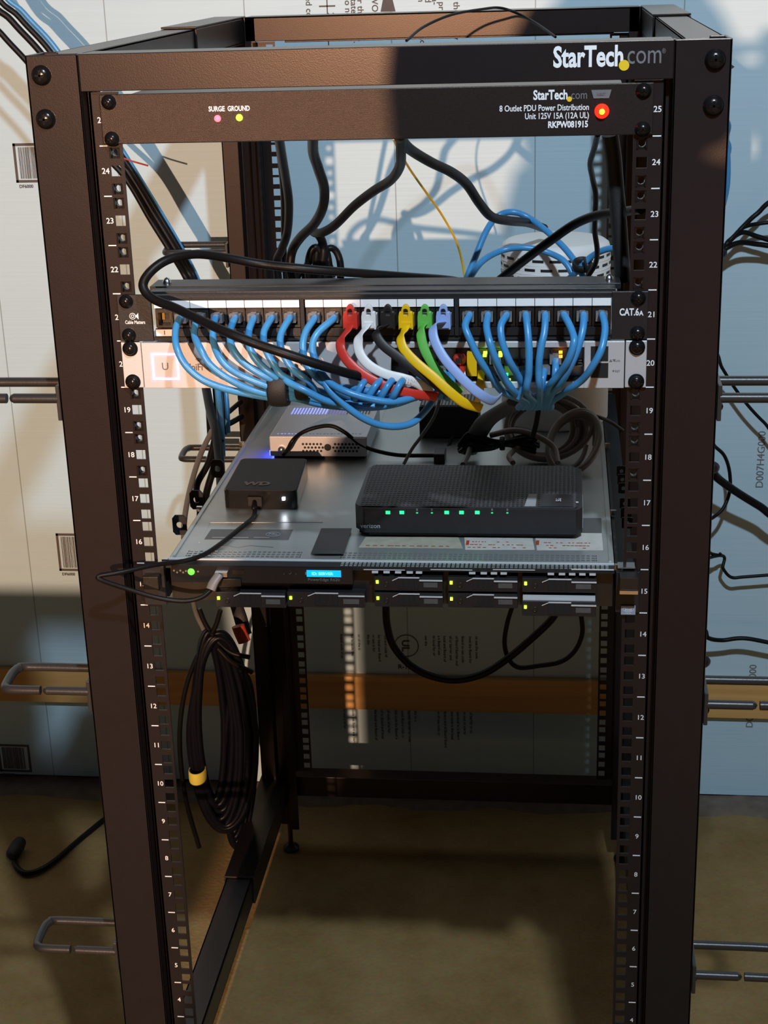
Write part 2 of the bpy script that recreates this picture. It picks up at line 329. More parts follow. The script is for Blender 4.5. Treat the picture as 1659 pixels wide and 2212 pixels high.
def rail(sx, front):
    b = MB(); y = 0 if front else .79; t = .002; hw = .00475
    y0, y1 = (y, y+t)
    def bx(a, c_, z0, z1, ya=y0, yb=y1): b.box(min(sx*a, sx*c_), max(sx*a, sx*c_), ya, yb, z0, z1)
    z0, z1 = -.004, 25*U+.002
    bx(.2515, .2326+hw, z0, z1); bx(.2326-hw, .225, z0, z1)
    hs = [(n+.5)*U+d for n in range(25) for d in (-.01588, 0, .01588)]
    prev = z0
    for h in hs: bx(.2326+hw, .2326-hw, prev, h-hw); prev = h+hw
    bx(.2326+hw, .2326-hw, prev, z1)
    if front: bx(.2515, .2495, z0, z1, y, y+.03)
    else: bx(.2515, .2495, z0, z1, y-.03, y); bx(.23, .225, z0, z1, y, y+.012) if False else None
    r = b.build('mounting_rail', 'rack', rack)
    if front:
        NX = .2420 if sx < 0 else .2450; tx = MB()
        for n in range(1, 26): tx.text(str(n), .0072, (sx*NX, -.0003, (n-.5)*U), bold=.012, sx=1)
        for n in range(1, 25): tx.box(sx*NX-.0036, sx*NX+.0036, -.0004, 0, n*U-.0005, n*U+.0005)
        tx.build('rail_numbering', 'wink', r)
        for n in sorted(nuts):
            for d in (-.01588, .01588):
                z = (n-.5)*U+d; q = MB(); N = 16
                for k in range(N):
                    a0, a1 = 2*PI*k/N, 2*PI*(k+1)/N
                    def sq(a): c_, s_ = math.cos(a), math.sin(a); m_ = .0056/max(abs(c_), abs(s_)); return (c_*m_, s_*m_)
                    i0, i1 = (math.cos(a0)*.0031, math.sin(a0)*.0031), (math.cos(a1)*.0031, math.sin(a1)*.0031); o0, o1 = sq(a0), sq(a1)
                    P = [(sx*.2326+p[0], yy, z+p[1]) for yy in (.0025, .0075) for p in (i0, o0, o1, i1)]
                    q.add(P, [(0, 1, 2, 3), (4, 7, 6, 5), (1, 5, 6, 2), (0, 3, 7, 4)])
                q.box(sx*.2326-.0047, sx*.2326-.0030, -.001, .003, z-.0045, z+.0045); q.box(sx*.2326+.0030, sx*.2326+.0047, -.001, .003, z-.0045, z+.0045)
                q.build('cage_nut', 'screw', r)
    return r
for sx in (-1, 1):
    for fr in (True, False): rail(sx, fr)
# front and rear top beams
fb = MB().box(-.257, .257, -.0042, -.0015, 1.1142, TOP).box(-.257, .257, -.004, .040, TOP-.0025, TOP).build('top_beam', 'rack', rack, .0006)
MB().box(-.263, .263, .78, .783, 1.1145, TOP).box(-.263, .263, .78, .83, TOP-.0025, TOP).box(-.21, .23, .783, .80, 1.112, 1.1145).build('top_beam', 'rack', rack, .0006)
for z in (BOT+.002,):
    MB().box(-.30, .30, .80, .83, -.055, -.020).build('bottom_beam', 'rack', rack, .0006)
    MB().box(-.30, .30, .006, .04, -.055, -.020).build('bottom_beam', 'rack', rack, .0006)
def chan(b, sx, y0, y1, z0, z1, e=0):   # open channel facing inwards
    xo, xi = sx*(.305+e), sx*(.268-e)
    b.box(min(xo, xi), max(xo, xi), y0, y1, z1-.0025+e, z1+e); b.box(min(xo, xi), max(xo, xi), y0, y1, z0-e, z0+.0025-e)
    b.box(min(xo, xo-sx*.0025), max(xo, xo-sx*.0025), y0, y1, z0, z1)
    b.box(min(xi, xi+sx*.0025), max(xi, xi+sx*.0025), y0, y1, z0, z1)
for sx in (-1, 1):
    for (z0, z1) in ((1.114, TOP-.002), (-.055, -.018)):
        b = MB(); chan(b, sx, .046, .60, z0, z1); o = b.build('side_beam', 'rack', rack, .0005)
        b = MB(); chan(b, sx, .50, .80, z0, z1, .003); b.build('sleeve', 'rack', o, .0005)
    b = MB().box(sx*.305-.001, sx*.305+.001, .02, .30, TOP-.03, TOP-.004)
    for y in (.02, .80): MB().cyl((sx*.268, y, FLOOR), (0, 0, 1), .004, .055).lathe((sx*.268, y, FLOOR), (0, 0, 1), [(.013, 0), (.013, .006), (.006, .012)]).build('levelling_foot', 'darkm', rack)
    for z in (1.129, 1.0915):
        part(MB().lathe((sx*.2912, -.004, z), (0, -1, 0), [(.0088, 0), (.0088, .0012), (.0080, .0014), (.0078, .0034), (.0062, .0052), (.003, .0062), (.0001, .0064)], 24).box(sx*.2912-.0045, sx*.2912+.0045, -.0106, -.0100, z-.0009, z+.0009).box(sx*.2912-.0009, sx*.2912+.0009, -.0106, -.0100, z-.0045, z+.0045).build('bolt', 'screw', rack), 'black cross-head bolt')
MB().prism([(0, 0), (.008, -.005), (0, -.011)], (.305, .05, 1.124), (1, 0, 0), (0, 0, 1), (0, .02, 0)).build('edge_clip', 'matte', rack)
# logo
w_, g_, y_ = MB(), MB(), MB()
w_.fit('StarTech', 1195, 1346, 146, .0165, -.0044, .03); g_.fit('com', 1355, 1428, 140, .0160, -.0044, .0).fit('®', 1430, 1438, 116, .004, -.0044, 0)
y_.cyl(at(1348, 141, -.0044), (0, -1, 0), .0044, .0005, 20)
w_.build('brand_name', 'wink', fb); part(g_.build('brand_name', 'gink', fb), 'dim grey lettering'); part(y_.build('brand_dot', 'yink', fb), 'round yellow dot')

def rack_screw(parent, sx, z, y=-.004, r=.0066):
    b = MB().lathe((sx*.2326, y, z), (0, -1, 0), [(r, 0), (r, .0012), (r*.78, .0014), (r*.76, .0032), (r*.55, .0046), (r*.2, .0052), (.0001, .0053)], 22)
    b.box(sx*.2326-.0024, sx*.2326+.0024, y-.0062, y-.0050, z-.0005, z+.0005).box(sx*.2326-.0005, sx*.2326+.0005, y-.0062, y-.0050, z-.0024, z+.0024)
    return b.build('mounting_screw', 'screw', parent)

# ------------------------------------------------------------------ power strip unit, top slot
pdu = empty('power_distribution_unit', (0, 0, 24.5*U), 'black speckled power distribution panel with lit indicators under the top beam', 'power strip')
pz0, pz1 = 1.0685, 1.1115
f = MB().box(-.2413, .2413, -.004, -.001, pz0, pz1).build('front_panel', 'pdu', pdu, .0008)
MB().box(-.215, .215, -.001, .046, pz0+.001, pz1-.0006).build('housing', 'rack', pdu, .001)
for sx in (-1, 1):
    for d in (-.01588, .01588): rack_screw(pdu, sx, 24.5*U+d)
w_, g_, y_ = MB(), MB(), MB()
w_.fit('StarTech', 1152, 1226, 216, .0078, -.0042, .03); g_.fit('com', 1234, 1268, 215, .0072, -.0042, 0); y_.cyl(at(1230, 214, -.0042), (0, -1, 0), .0022, .0004, 16)
w_.fit('8 Outlet PDU Power Distribution', 1079, 1272, 240, .0050, -.0042, .015).fit('Unit 125V 15A (12A UL)', 1134, 1272, 257, .0050, -.0042, .015).fit('RKPW081915', 1184, 1270, 276, .0052, -.0042, .035)
w_.fit('SURGE', 451, 486, 241, .0042, -.0042, .03).fit('GROUND', 492, 540, 240, .0042, -.0042, .03)
w_.build('printed_text', 'wink', f); part(g_.build('brand_name', 'gink', f), 'dim grey lettering'); y_.build('brand_dot', 'yink', f)
sw = at(1299, 203, -.004)
MB().prism([(-.0085, .0035), (.0085, .0035), (.0065, -.0035), (-.0065, -.0035)], (sw.x, -.0041, sw.z), (1, 0, 0), (0, 0, 1), (0, -.0006, 0)).text('RESET', .003, (sw.x, -.0050, sw.z), bold=.02).build('breaker_tab', 'gink', pdu)
l = at(1300, 240, -.004)
part(MB().lathe((l.x, -.004, l.z), (0, -1, 0), [(.0062, 0), (.0062, .001), (.0045, .0045), (.001, .006)], 20).build('power_lamp', 'e_lens', pdu), 'glowing red lamp')
MB().lathe((l.x, -.0100, l.z), (0, -1, 0), [(.0024, 0), (.0018, .0012), (.0002, .0016)], 14).build('lamp_core', 'e_lensc', pdu)
for px, py, m, lb in ((470, 256, 'e_red', 'red surge light'), (517, 254, 'e_lime', 'green ground light')):
    p = at(px, py, -.004); part(MB().lathe((p.x, -.004, p.z), (0, -1, 0), [(.0030, 0), (.0028, .0012), (.001, .0022)], 14).build('led', m, pdu), lb)

# ------------------------------------------------------------------ patch panel
pp = empty('patch_bay', (0, 0, 20.5*U), 'black 24 port patch panel with white label strips', 'patch panel')
z0, z1 = 20*U+.0004, 21*U-.0004
MB().box(-.2413, -.2095, -.004, -.001, z0, z1).build('mounting_ear', 'black', pp, .0005)
MB().box(.2095, .2413, -.004, -.001, z0, z1).build('mounting_ear', 'black', pp, .0005)
b = MB().box(-.2095, .2095, .013, .050, z0, z1-.001).box(-.2095, .2095, -.002, .013, z0, z0+.0035)
b.box(-.2095, .2095, -.003, .013, z1-.0055, z1-.004)
b.build('body', 'matte', pp)
ml = MB().box(-.213, .213, -.002, .006, z1-.0045, z1-.001).box(-.213, .213, .007, .020, z1-.003, z1+.0006).box(-.213, .213, .0215, .026, z1-.003, z1+.0004).box(-.218, .218, .0275, .060, z1-.004, z1+.0012)
ml.build('top_rail', 'black', pp, .0004)
bolt = at(361, 611, .045); MB().lathe((bolt.x, .045, z1+.001), (0, 0, 1), [(.0042, 0), (.004, .002), (.0025, .0045), (.0002, .0055)], 16).build('dome_nut', 'bright', pp)
bolt = at(1331, 605, .045); MB().lathe((.208, .045, z1+.001), (0, 0, 1), [(.0042, 0), (.004, .002), (.0025, .0045), (.0002, .0055)], 16).build('dome_nut', 'bright', pp)
JX = []
for g in range(3):
    xs, xe = ((-.2070, -.0715), (-.0665, .0690), (.0735, .2090))[g]
    for k in range(8):
        x0 = xs+(xe-xs)*k/8; x1 = xs+(xe-xs)*(k+1)/8; xc = (x0+x1)/2; JX.append(xc)
        b = MB(); zj0, zj1 = z0+.0125, z0+.0300
        b.box(x0+.0004, x0+.0028, -.002, .013, zj0, zj1).box(x1-.0028, x1-.0004, -.002, .013, zj0, zj1).box(x0+.0028, x1-.0028, -.002, .013, zj1-.0035, zj1).box(x0+.0028, x1-.0028, -.002, .013, zj0, zj0+.002)
        b.box(x0+.0028, x1-.0028, .0115, .013, zj0, zj1)
        j = b.build('jack', 'darkm' , pp)
        MB().box(x0+.0035, x0+.0060, .0095, .0112, zj0+.005, zj0+.011).box(x1-.0060, x1-.0035, .0095, .0112, zj0+.005, zj0+.011).build('contact', 'gold', j)
        MB().box(x0+.0003, x1-.0003, -.0042, -.0030, z1-.0125, z1-.0058).build('label_strip', 'label', pp)
    if g < 2: MB().box(xe+.0006, xe+.0040, -.0045, .012, z0+.0045, z1-.005).build('divider', 'matte', pp)
    MB().box(xs, xe, -.0040, -.002, z0+.0045, z0+.0120).build('lower_strip', 'black', pp)
MB().box(JX[0]-.0080, JX[0]+.0080, -.0050, -.0041, z0+.0052, z0+.0113).build('label_strip', 'label', pp)
MB().text('1', .0055, (JX[0], -.0052, z0+.0083), bold=.01).build('printed_text', 'ink', pp)
p = at(292, 697, -.004); q = at(290, 683, -.004)
b = MB().fit('Cable Matters', 271, 314, 700, .0032, -.0042, .02)
b.tube([(q.x-.0015+math.cos(a)*.0028, -.0043, q.z+math.sin(a)*.0028) for a in [2*PI*k/14 for k in range(15)]], .0004, 5, 1).tube([(q.x-.0015+math.cos(a)*.0013, -.0043, q.z+math.sin(a)*.0013) for a in [2*PI*k/10 for k in range(11)]], .0004, 5, 1)
b.prism([(0, 0), (.003, .003), (.003, -.003)], (q.x+.0010, -.0041, q.z), (1, 0, 0), (0, 0, 1), (0, -.0003, 0))
b.fit('CAT.6', 1338, 1380, 682, .0062, -.0042, .03).fit('A', 1380, 1390, 682, .0042, -.0042, .03)
b.build('printed_text', 'wink', pp)
for sx in (-1, 1):
    for d in (-.01588, .01588): rack_screw(pp, sx, 20.5*U+d)

# ------------------------------------------------------------------ network switch
ns = empty('network_switch', (0, 0, 19.5*U), 'silver rack network switch with glowing blue square', 'network switch')
z0, z1 = 19*U+.0006, 20*U-.0006
for sx in (-1, 1):
    a, c_ = sorted((sx*.2413, sx*.2225)); MB().box(a, c_, -.0038, -.001, z0, z1).build('mounting_ear', 'alu', ns, .0006)
    for d in (-.01588, .01588): rack_screw(ns, sx, 19.5*U+d, r=.0072)
fx0, fx1 = -.2215, .2215
pz = lambda py: at(1150, py, -.006).z
P0, P1 = at(845, 780, -.006).x, at(1262, 780, -.006).x
b = MB().box(fx0, P0, -.006, -.002, z0, z1).box(P1, fx1, -.006, -.002, z0, z1).box(P0, P1, -.006, -.002, z0, z0+.006).box(P0, P1, -.006, -.002, z1-.0055, z1)
b.build('front_panel', 'alu', ns, .0005)
MB().box(fx0, fx1, .012, .28, z0+.0004, z1-.0004).box(fx0, P0, -.002, .012, z0+.0004, z1-.0004).box(P1, fx1, -.002, .012, z0+.0004, z1-.0004).build('chassis', 'gatem', ns)
zc = (z0+z1)/2
b = MB(); npx = 12; pitch = (P1-P0)/npx
for k in range(npx+1): b.box(P0+pitch*k-.0008, P0+pitch*k+.0008, -.0045, .012, z0+.006, z1-.0055)
b.box(P0, P1, -.0045, .012, zc-.0012, zc+.0008); b.box(P0, P1, -.0045, .012, z0+.0059, z0+.0071); b.box(P0, P1, -.0045, .012, z1-.0066, z1-.0054)
b.build('port_block', 'darkm', ns)
lx = at(357, 792, -.006); h = .0123; b = MB()
for a, c_, d, e in ((-h, h, h-.0011, h), (-h, h, -h, -h+.0011), (-h, -h+.0011, -h, h), (h-.0011, h, -h, h)): b.box(lx.x+a, lx.x+c_, -.0068, -.006, lx.z+d, lx.z+e)
part(b.build('light_ring', 'e_ring', ns), 'square outline glowing blue-white')
MB().text('U', .0100, (lx.x, -.0062, lx.z), bold=.0).build('logo', 'gink', ns)
p = at(428, 793, -.006); b = MB().fit('UniFi', 402, 438, 801, .0065, -.0062, .01).fit('SWITCH 24', 446, 480, 799, .0020, -.0062, 0)
for r in (.0018, .003, .0042): b.tube([(p.x+.001+math.cos(a)*r, -.0062, p.z+.0042+math.sin(a)*r) for a in [PI*(.25+.1*k) for k in range(6)]], .0003, 4, 1)
b.build('printed_text', 'gink', ns)
b = MB()
for px, py in ((1295, 764), (1295, 800)):
    p = at(px, py, -.006); b.box(p.x-.0078, p.x+.0078, -.0064, -.0058, p.z-.0068, p.z+.0068)
b.build('cage_slot', 'matte', ns)
b = MB().text('▲▼', .003, at(1323, 779, -.0062)).text('Link', .0028, at(1334, 779, -.0062)).text('RST', .0028, at(1334, 802, -.0062)).cyl(at(1325, 801, -.006), (0, -1, 0), .0009, .0003, 10)
for py in (778, 784, 790): p = at(1252, py, -.0062); b.box(p.x-.0022, p.x+.0022, -.0063, -.006, p.z-.0002, p.z+.0002)
b.build('printed_text', 'gink', ns)
for px, py, m in ((1048, 762, 'e_green2'), (1047, 768, 'e_green2'), (1081, 762, 'e_green2'), (1081, 768, 'e_green2'), (1094, 809, 'e_teal'), (1099, 821, 'e_green2'), (1211, 761, 'e_amber'), (1211, 770, 'e_amber'), (1215, 808, 'e_green2')):
    p = at(px, py, -.0075); MB().box(p.x-.0016, p.x+.0016, -.0082, -.0060, p.z-.0011, p.z+.0011).build('port_light', m, ns)

# ------------------------------------------------------------------ blue round patch cables
bl_desc = {}
YJ = -.006
def plug_round(parent, x, z=None):
    zz = z if z is not None else 20*U+.0225
    o = MB().box(x-.0052, x+.0052, -.010, .011, zz-.004, zz+.0040).box(x-.0025, x+.0025, -.013, -.004, zz+.0035, zz+.0052).build('plug', 'clear', parent)
    return o
tail_l = [(640, 848, -.040), (700, 862, -.034), (765, 868, -.030), (830, 866, -.028), (885, 852, -.026), (930, 832, -.020), (965, 815, -.010)]
left_paths = [
 (1, [(387, 690), (379, 716), (382, 752), (402, 790), (437, 820), (484, 839), (532, 850), (588, 859)]),
 (2, [(425, 690), (420, 722), (432, 752), (453, 787), (490, 816), (538, 840), (585, 852)]),
 (3, [(464, 690), (460, 730), (472, 768), (496, 796), (534, 817), (588, 838)]),
 (4, [(506, 690), (497, 718), (501, 749), (522, 779), (554, 803), (592, 822)]),
 (5, [(547, 690), (538, 715), (539, 749), (555, 779), (592, 812)]),
 (6, [(585, 690), (570, 718), (573, 752), (592, 788), (618, 816)]),
 (7, [(624, 690), (607, 722), (608, 755), (630, 795), (665, 824)]),
 (8, [(678, 690), (660, 718), (654, 752), (664, 790), (700, 828)]),
]
ordn = ['second', 'third', 'fourth', 'fifth', 'sixth', 'seventh', 'eighth']
wherel = ['leftmost blue cable plugged beside the empty first port', 'blue cable just right of the leftmost one', 'blue cable plugged in third of the left bunch', 'blue cable plugged in fourth of the left bunch',
          'blue cable plugged in fifth of the left bunch', 'second last blue cable before the left divider', 'blue cable plugged in just left of the left divider', 'blue cable plugged in just right of the left divider']
off = [(-2, 12), (2, 8), (-3, 3), (3, -2), (0, -7), (4, -11), (2, 2), (6, -4)]
for i, (k, pts) in enumerate(left_paths):
    x = JX[i+1]; n = len(pts)
    P = [Vector((x, -.004, 20*U+.0222))]
    for j, (a, c_) in enumerate(pts):
        d = [-.022, -.036, -.046, -.050, -.052, -.050, -.046, -.042][min(j, 7)] - .0015*(7-i if j > 1 else 0)*.4
        P.append(at(a, c_, d))
    ox, oy = off[i]
    for j, (a, c_, d) in enumerate(tail_l):
        if a < pts[-1][0]+25: continue
        P.append(at(a+ox*2, c_+oy*(1 if j < 5 else .6), d+ox*.0012-(.004 if i % 2 else 0)))
    t = tag(MB().tube(P, .00325).build('patch_cable', 'blue', None, loc=(x, 0, .9)), wherel[i] + ', curving down right', 'cable', 'blue patch cables')
    plug_round(t, x)
# the long loop hanging below the bundle
pts = [(719, 690, -.022), (687, 718, -.036), (675, 745, -.042), (680, 776, -.046), (696, 816, -.052), (716, 848, -.056), (753, 882, -.056), (789, 906, -.052), (825, 919, -.045), (862, 921, -.035), (893, 912, -.020), (917, 890, 0), (936, 864, .015), (950, 840, .02)]
x = JX[9]; t = tag(MB().tube([Vector((x, -.004, 20*U+.0222))]+path(*pts), .0033).build('patch_cable', 'blue', None, loc=(x, 0, .9)), 'blue cable whose long loop hangs lowest, above the silver gateway box', 'cable', 'blue patch cables'); plug_round(t, x)
# three more run from behind the switch into the tied bundle
for k, (pts, lb) in enumerate((
    ([(612, 812, -.050), (624, 826, -.056), (656, 842, -.060), (705, 866, -.056), (760, 876, -.048), (830, 876, -.040), (900, 858, -.028)], 'short visible blue cable along the lower edge of the tied bundle'),
    ([(690, 800, -.048), (714, 828, -.056), (753, 848, -.062), (801, 862, -.060), (849, 868, -.054), (900, 856, -.035), (930, 840, -.02)], 'blue cable sweeping across the front of the tied bundle'),
    ([(740, 836, -.03), (780, 842, -.046), (830, 848, -.046), (880, 845, -.036), (930, 828, -.02)], 'blue cable on top of the bundle below the red flat cable'))):
    tag(MB().tube(path(*pts), .0033).build('patch_cable', 'blue', None, loc=at(*pts[0])), lb, 'cable', 'blue patch cables')
for k, (px, dpx) in enumerate(((765, 16), (792, 20), (820, 18), (846, 16))):
    pts = [(px, 862, -.052), (px+dpx*.4, 850, -.056), (px+dpx, 832, -.054), (px+dpx*1.5, 822, -.045)]
    tag(MB().tube(path(*pts), .0032).build('cable_wrap', 'blue', None, loc=at(*pts[0])), ('first', 'second', 'third', 'fourth')[k] + ' diagonal blue turn from the left wrapped over the cable bundle', 'cable', 'blue turns wrapped over the bundle')
for px, py, lb in ((603, 836, 'black hook tie gripping the left end of the blue bundle'), (655, 833, 'smaller black hook tie just right of the first one')):
    c = at(px, py, -.043); s_ = .0165 if px < 640 else .012
    tag(MB().tube([c+Vector((0, math.cos(a)*.014, math.sin(a)*s_)) for a in [2*PI*k/14 for k in range(15)]], .009 if px < 640 else .006, 10, 2, r2=.0016, wdir=(1, 0, 0)).build('cable_tie', 'matte', None, loc=c), lb, 'cable tie')

right_paths = [
 [(1014, 682), (1005, 704), (1015, 733), (1038, 780), (1063, 816), (1086, 846)],
 [(1054, 682), (1051, 706), (1058, 739), (1071, 777), (1088, 813), (1112, 848)],
 [(1094, 682), (1082, 704), (1085, 739), (1099, 777), (1115, 805), (1132, 835)],
 [(1136, 682), (1140, 716), (1143, 762), (1142, 808), (1138, 846)],
 [(1178, 682), (1176, 716), (1168, 755), (1164, 794), (1165, 842)],
 [(1219, 682), (1234, 711), (1240, 739), (1228, 777), (1210, 805), (1185, 836)],
 [(1261, 682), (1259, 711), (1249, 750), (1233, 789), (1213, 824), (1198, 842)],
 [(1302, 682), (1307, 711), (1299, 755), (1280, 791), (1258, 820), (1225, 844)]]
lbr = ['blue cable just right of the right divider, leaning right', 'blue cable next after the one at the right divider', 'blue cable with a bent neck beside the green switch lights', 'blue cable hanging nearly straight down right of centre',
       'blue cable hanging straight just left of the amber light', 'blue cable bulging right then crossing below the amber light', 'blue cable second from the right end of the patch panel', 'rightmost blue cable, in the last port beside the CAT.6A mark']
for i, pts in enumerate(right_paths):
    x = JX[16+i]; P = [Vector((x, -.004, 20*U+.0222))]
    for j, (a, c_) in enumerate(pts): P.append(at(a, c_, [-.022, -.034, -.040, -.040, -.032, -.018][min(j, 5)]-(.006 if i in (1, 5, 7) and j > 1 else 0)))
    e = at(1130+i*9, 866, .02+.004*(i % 3)); P += [e, at(1120+i*10, 880, .07)]
    t = tag(MB().tube(P, .0033).build('patch_cable', 'blue', None, loc=(x, 0, .9)), lbr[i], 'cable', 'blue patch cables'); plug_round(t, x)
for pts, lb in (([(1200, 778, -.008), (1200, 800, -.022), (1196, 830, -.018), (1180, 860, .02)], 'blue cable plugged into the switch port under the amber light'),
                ([(1070, 778, -.008), (1078, 800, -.022), (1100, 835, -.018), (1130, 862, .02)], 'pale blue-grey cable in the switch port under the green lights'),
                ([(1176, 800, -.008), (1172, 820, -.02), (1168, 850, -.01), (1160, 870, .03)], 'blue cable in a lower switch port left of the amber light'),
                ([(1212, 806, -.008), (1204, 822, -.02), (1190, 846, -.01), (1176, 866, .03)], 'blue cable in a lower switch port right of the amber light')):
    t = tag(MB().tube(path(*pts), .0033).build('switch_cable', 'blue' if 'pale' not in lb else 'lblue', None, loc=at(*pts[0])), lb, 'cable', 'cables in the switch ports')
    p = at(*pts[0]); MB().box(p.x-.0052, p.x+.0052, -.010, .010, p.z-.0035, p.z+.0045).build('plug', 'clear', t)

# ------------------------------------------------------------------ flat coloured cables
def boot(px, m, parent, z=None, py=683):
    c = at(px, py, -.018); x = c.x; zc_ = c.z
    b = MB(); hw, hh = .0064, .0112; y0, y1 = -.022, -.006
    # side cheeks, lower block, arch with a window
    b.prism([(-hw, -hh), (hw, -hh), (hw, .001), (-hw, .001)], (x, y1, zc_), (1, 0, 0), (0, 0, 1), (0, y0-y1, 0))
    arch_o = [(math.cos(a)*hw*.62, .0045+math.sin(a)*.0065) for a in [PI*k/8 for k in range(9)]]
    out = [(hw, .001)]+[(hw*.92, .004)]+arch_o+[(-hw*.92, .004), (-hw, .001)]
    inn = [(.0022, .001), (.0022, .003)]+[(math.cos(a)*.0022, .0055+math.sin(a)*.0020) for a in [PI*k/8 for k in range(9)]]+[(-.0022, .003), (-.0022, .001)]
    n = len(out); P = [(x+a, yy, zc_+c_) for yy in (y0, y0+.006) for a, c_ in out+inn]
    F = []
    for i in range(n-1): F += [(i, i+1, n+i+1, n+i), (2*n+i, 2*n+n+i, 2*n+n+i+1, 2*n+i+1), (i, 2*n+i, 2*n+i+1, i+1), (n+i, n+i+1, 3*n+i+1, 3*n+i)]
    b.add(P, F)
    b.prism([(-hw*.86, -.0045), (hw*.86, -.0045), (hw*.7, .0005), (-hw*.7, .0005)], (x, y0, zc_-.005), (1, 0, 0), (0, 0, 1), (0, -.002, 0))
    return part(b.build('boot', m, parent, .0006), None) if False else b.build('boot', m, parent, .0006)
flat = [
 ('red', 757, 'red flat cable, leftmost of the coloured ones', [(757, 700, -.020), (752, 712, -.026), (737, 733, -.032), (737, 756, -.036), (751, 780, -.042), (780, 806, -.046), (818, 828, -.048), (858, 843, -.046), (900, 852, -.040), (944, 857, -.028)]),
 ('whitec', 797, 'white flat cable with printing, right of the red one', [(797, 700, -.020), (790, 708, -.026), (775, 730, -.032), (776, 760, -.036), (795, 787, -.040), (830, 807, -.043), (872, 818, -.044), (903, 829, -.040), (932, 850, -.030)]),
 ('blackc', 838, 'black flat cable between the white and yellow ones', [(838, 700, -.020), (826, 706, -.026), (812, 719, -.032), (826, 744, -.036), (856, 768, -.040), (895, 796, -.044), (936, 826, -.044), (972, 850, -.034)]),
 ('yellow', 877, 'yellow flat cable, brightest of the coloured ones', [(877, 700, -.020), (874, 713, -.026), (865, 730, -.032), (873, 755, -.038), (900, 784, -.044), (937, 815, -.048), (972, 847, -.050), (1004, 871, -.046), (1040, 882, -.036)]),
 ('green', 918, 'green flat cable partly behind the pale blue one', [(918, 700, -.020), (912, 706, -.026), (909, 722, -.032), (917, 755, -.036), (937, 790, -.038), (963, 822, -.038), (995, 850, -.034)]),
 ('lblue', 958, 'pale blue flat cable, rightmost of the coloured ones', [(958, 699, -.020), (950, 698, -.028), (936, 706, -.034), (938, 733, -.040), (957, 770, -.046), (984, 803, -.050), (1014, 833, -.052), (1042, 855, -.050), (1066, 866, -.040), (1080, 856, -.028)]),
]
for m, px, lb, pts in flat:
    t = MB(); n = len(pts)
    def wd(s, seed=px):   # the broad side turns from edge-on at the boot to facing front
        a = min(1, max(0, (s-.08)/.2)); a = a*a*(3-2*a)
        return Vector((.95*(1-a)+.62*a, -.30*(1-a)+.25*a, .35*(1-a)+.85*a))
    t.tube(path(*pts), .0044, 12, 8, r2=.0011, wdir=wd)
    t = tag(t.build('flat_patch_cable', m, None, loc=at(*pts[0])), lb, 'cable', 'coloured flat cables'); boot(px, m, t)
    MB().box(at(px, 683, 0).x-.0050, at(px, 683, 0).x+.0050, -.006, .011, 20*U+.0185, 20*U+.026).build('plug', 'clear', t)
    if m == 'whitec': MB().text('CAT 6 FLAT', .003, at(884, 821, -.0470), (1, 0, -.35), (.3, 0, 1), bold=.0).build('printed_text', 'lgink', t)
# red boot and yellow lead in the switch ports
t = empty('switch_lead', at(992, 780, -.01), 'short red-booted cable plugged into the silver switch', 'cable')
c = at(992, 779, -.012)
MB().lathe(c+Vector((0, .010, 0)), (0, -1, 0), [(.0045, 0), (.0062, .004), (.0058, .010), (.003, .014)], 16).lathe(c+Vector((0, -.004, -.004)), (0, -.2, -1), [(.0062, 0), (.0058, .006), (.0035, .010)], 14).build('boot', 'red', t)
MB().box(c.x-.0022, c.x+.0022, -.0275, -.0225, c.z+.001, c.z+.005).build('latch', 'matte', t)
MB().tube(path((996, 800, -.018), (1000, 820, -.02), (1004, 850, -.01)), .0035, r2=.001, wdir=(1, 0, .2)).build('jacket', 'whitec', t)
tag(MB().tube(path((1040, 800, -.008), (1038, 830, -.02), (1035, 858, -.01), (1020, 880, .01)), .0035, 12, 8, r2=.001, wdir=(1, 0, .3)).build('yellow_lead', 'yellow', None, loc=at(1040, 800, 0)), 'short yellow lead hanging from the switch beside the pale blue flat cable', 'cable')
tag(MB().box(at(1009, 790, -.009).x, at(1030, 790, -.009).x, -.010, .004, at(1015, 812, -.009).z, at(1015, 762, -.009).z).build('yellow_plug', 'yellow', None, loc=at(1020, 790, -.009)), 'yellow plug pair in the switch right of the red boot', 'plug')
for k in range(7):
    p = at(905+k*14 if k < 6 else 1130, 803 if k % 2 else 800, -.006)
    t = empty('switch_plug', p, ('clear plug in the switch behind the coloured cables, number %s from the left' % ('one', 'two', 'three', 'four', 'five', 'six', 'seven')[k]), 'plug', 'clear plugs in the switch')
    MB().box(p.x-.0045, p.x+.0045, -.009, .006, p.z-.004, p.z+.004).build('shell', 'clear', t); MB().tube([p+Vector((0, -.008, 0)), p+Vector((.002, -.018, -.008)), p+Vector((-.004, -.014, -.022))], .003).build('jacket', 'blue', t)

# ------------------------------------------------------------------ server
sv = empty('rack_server', (0, 0, 14*U), 'grey lidded one unit rack server with eight drive bays and lit display', 'server')
sz0, sz1 = .6235, .666
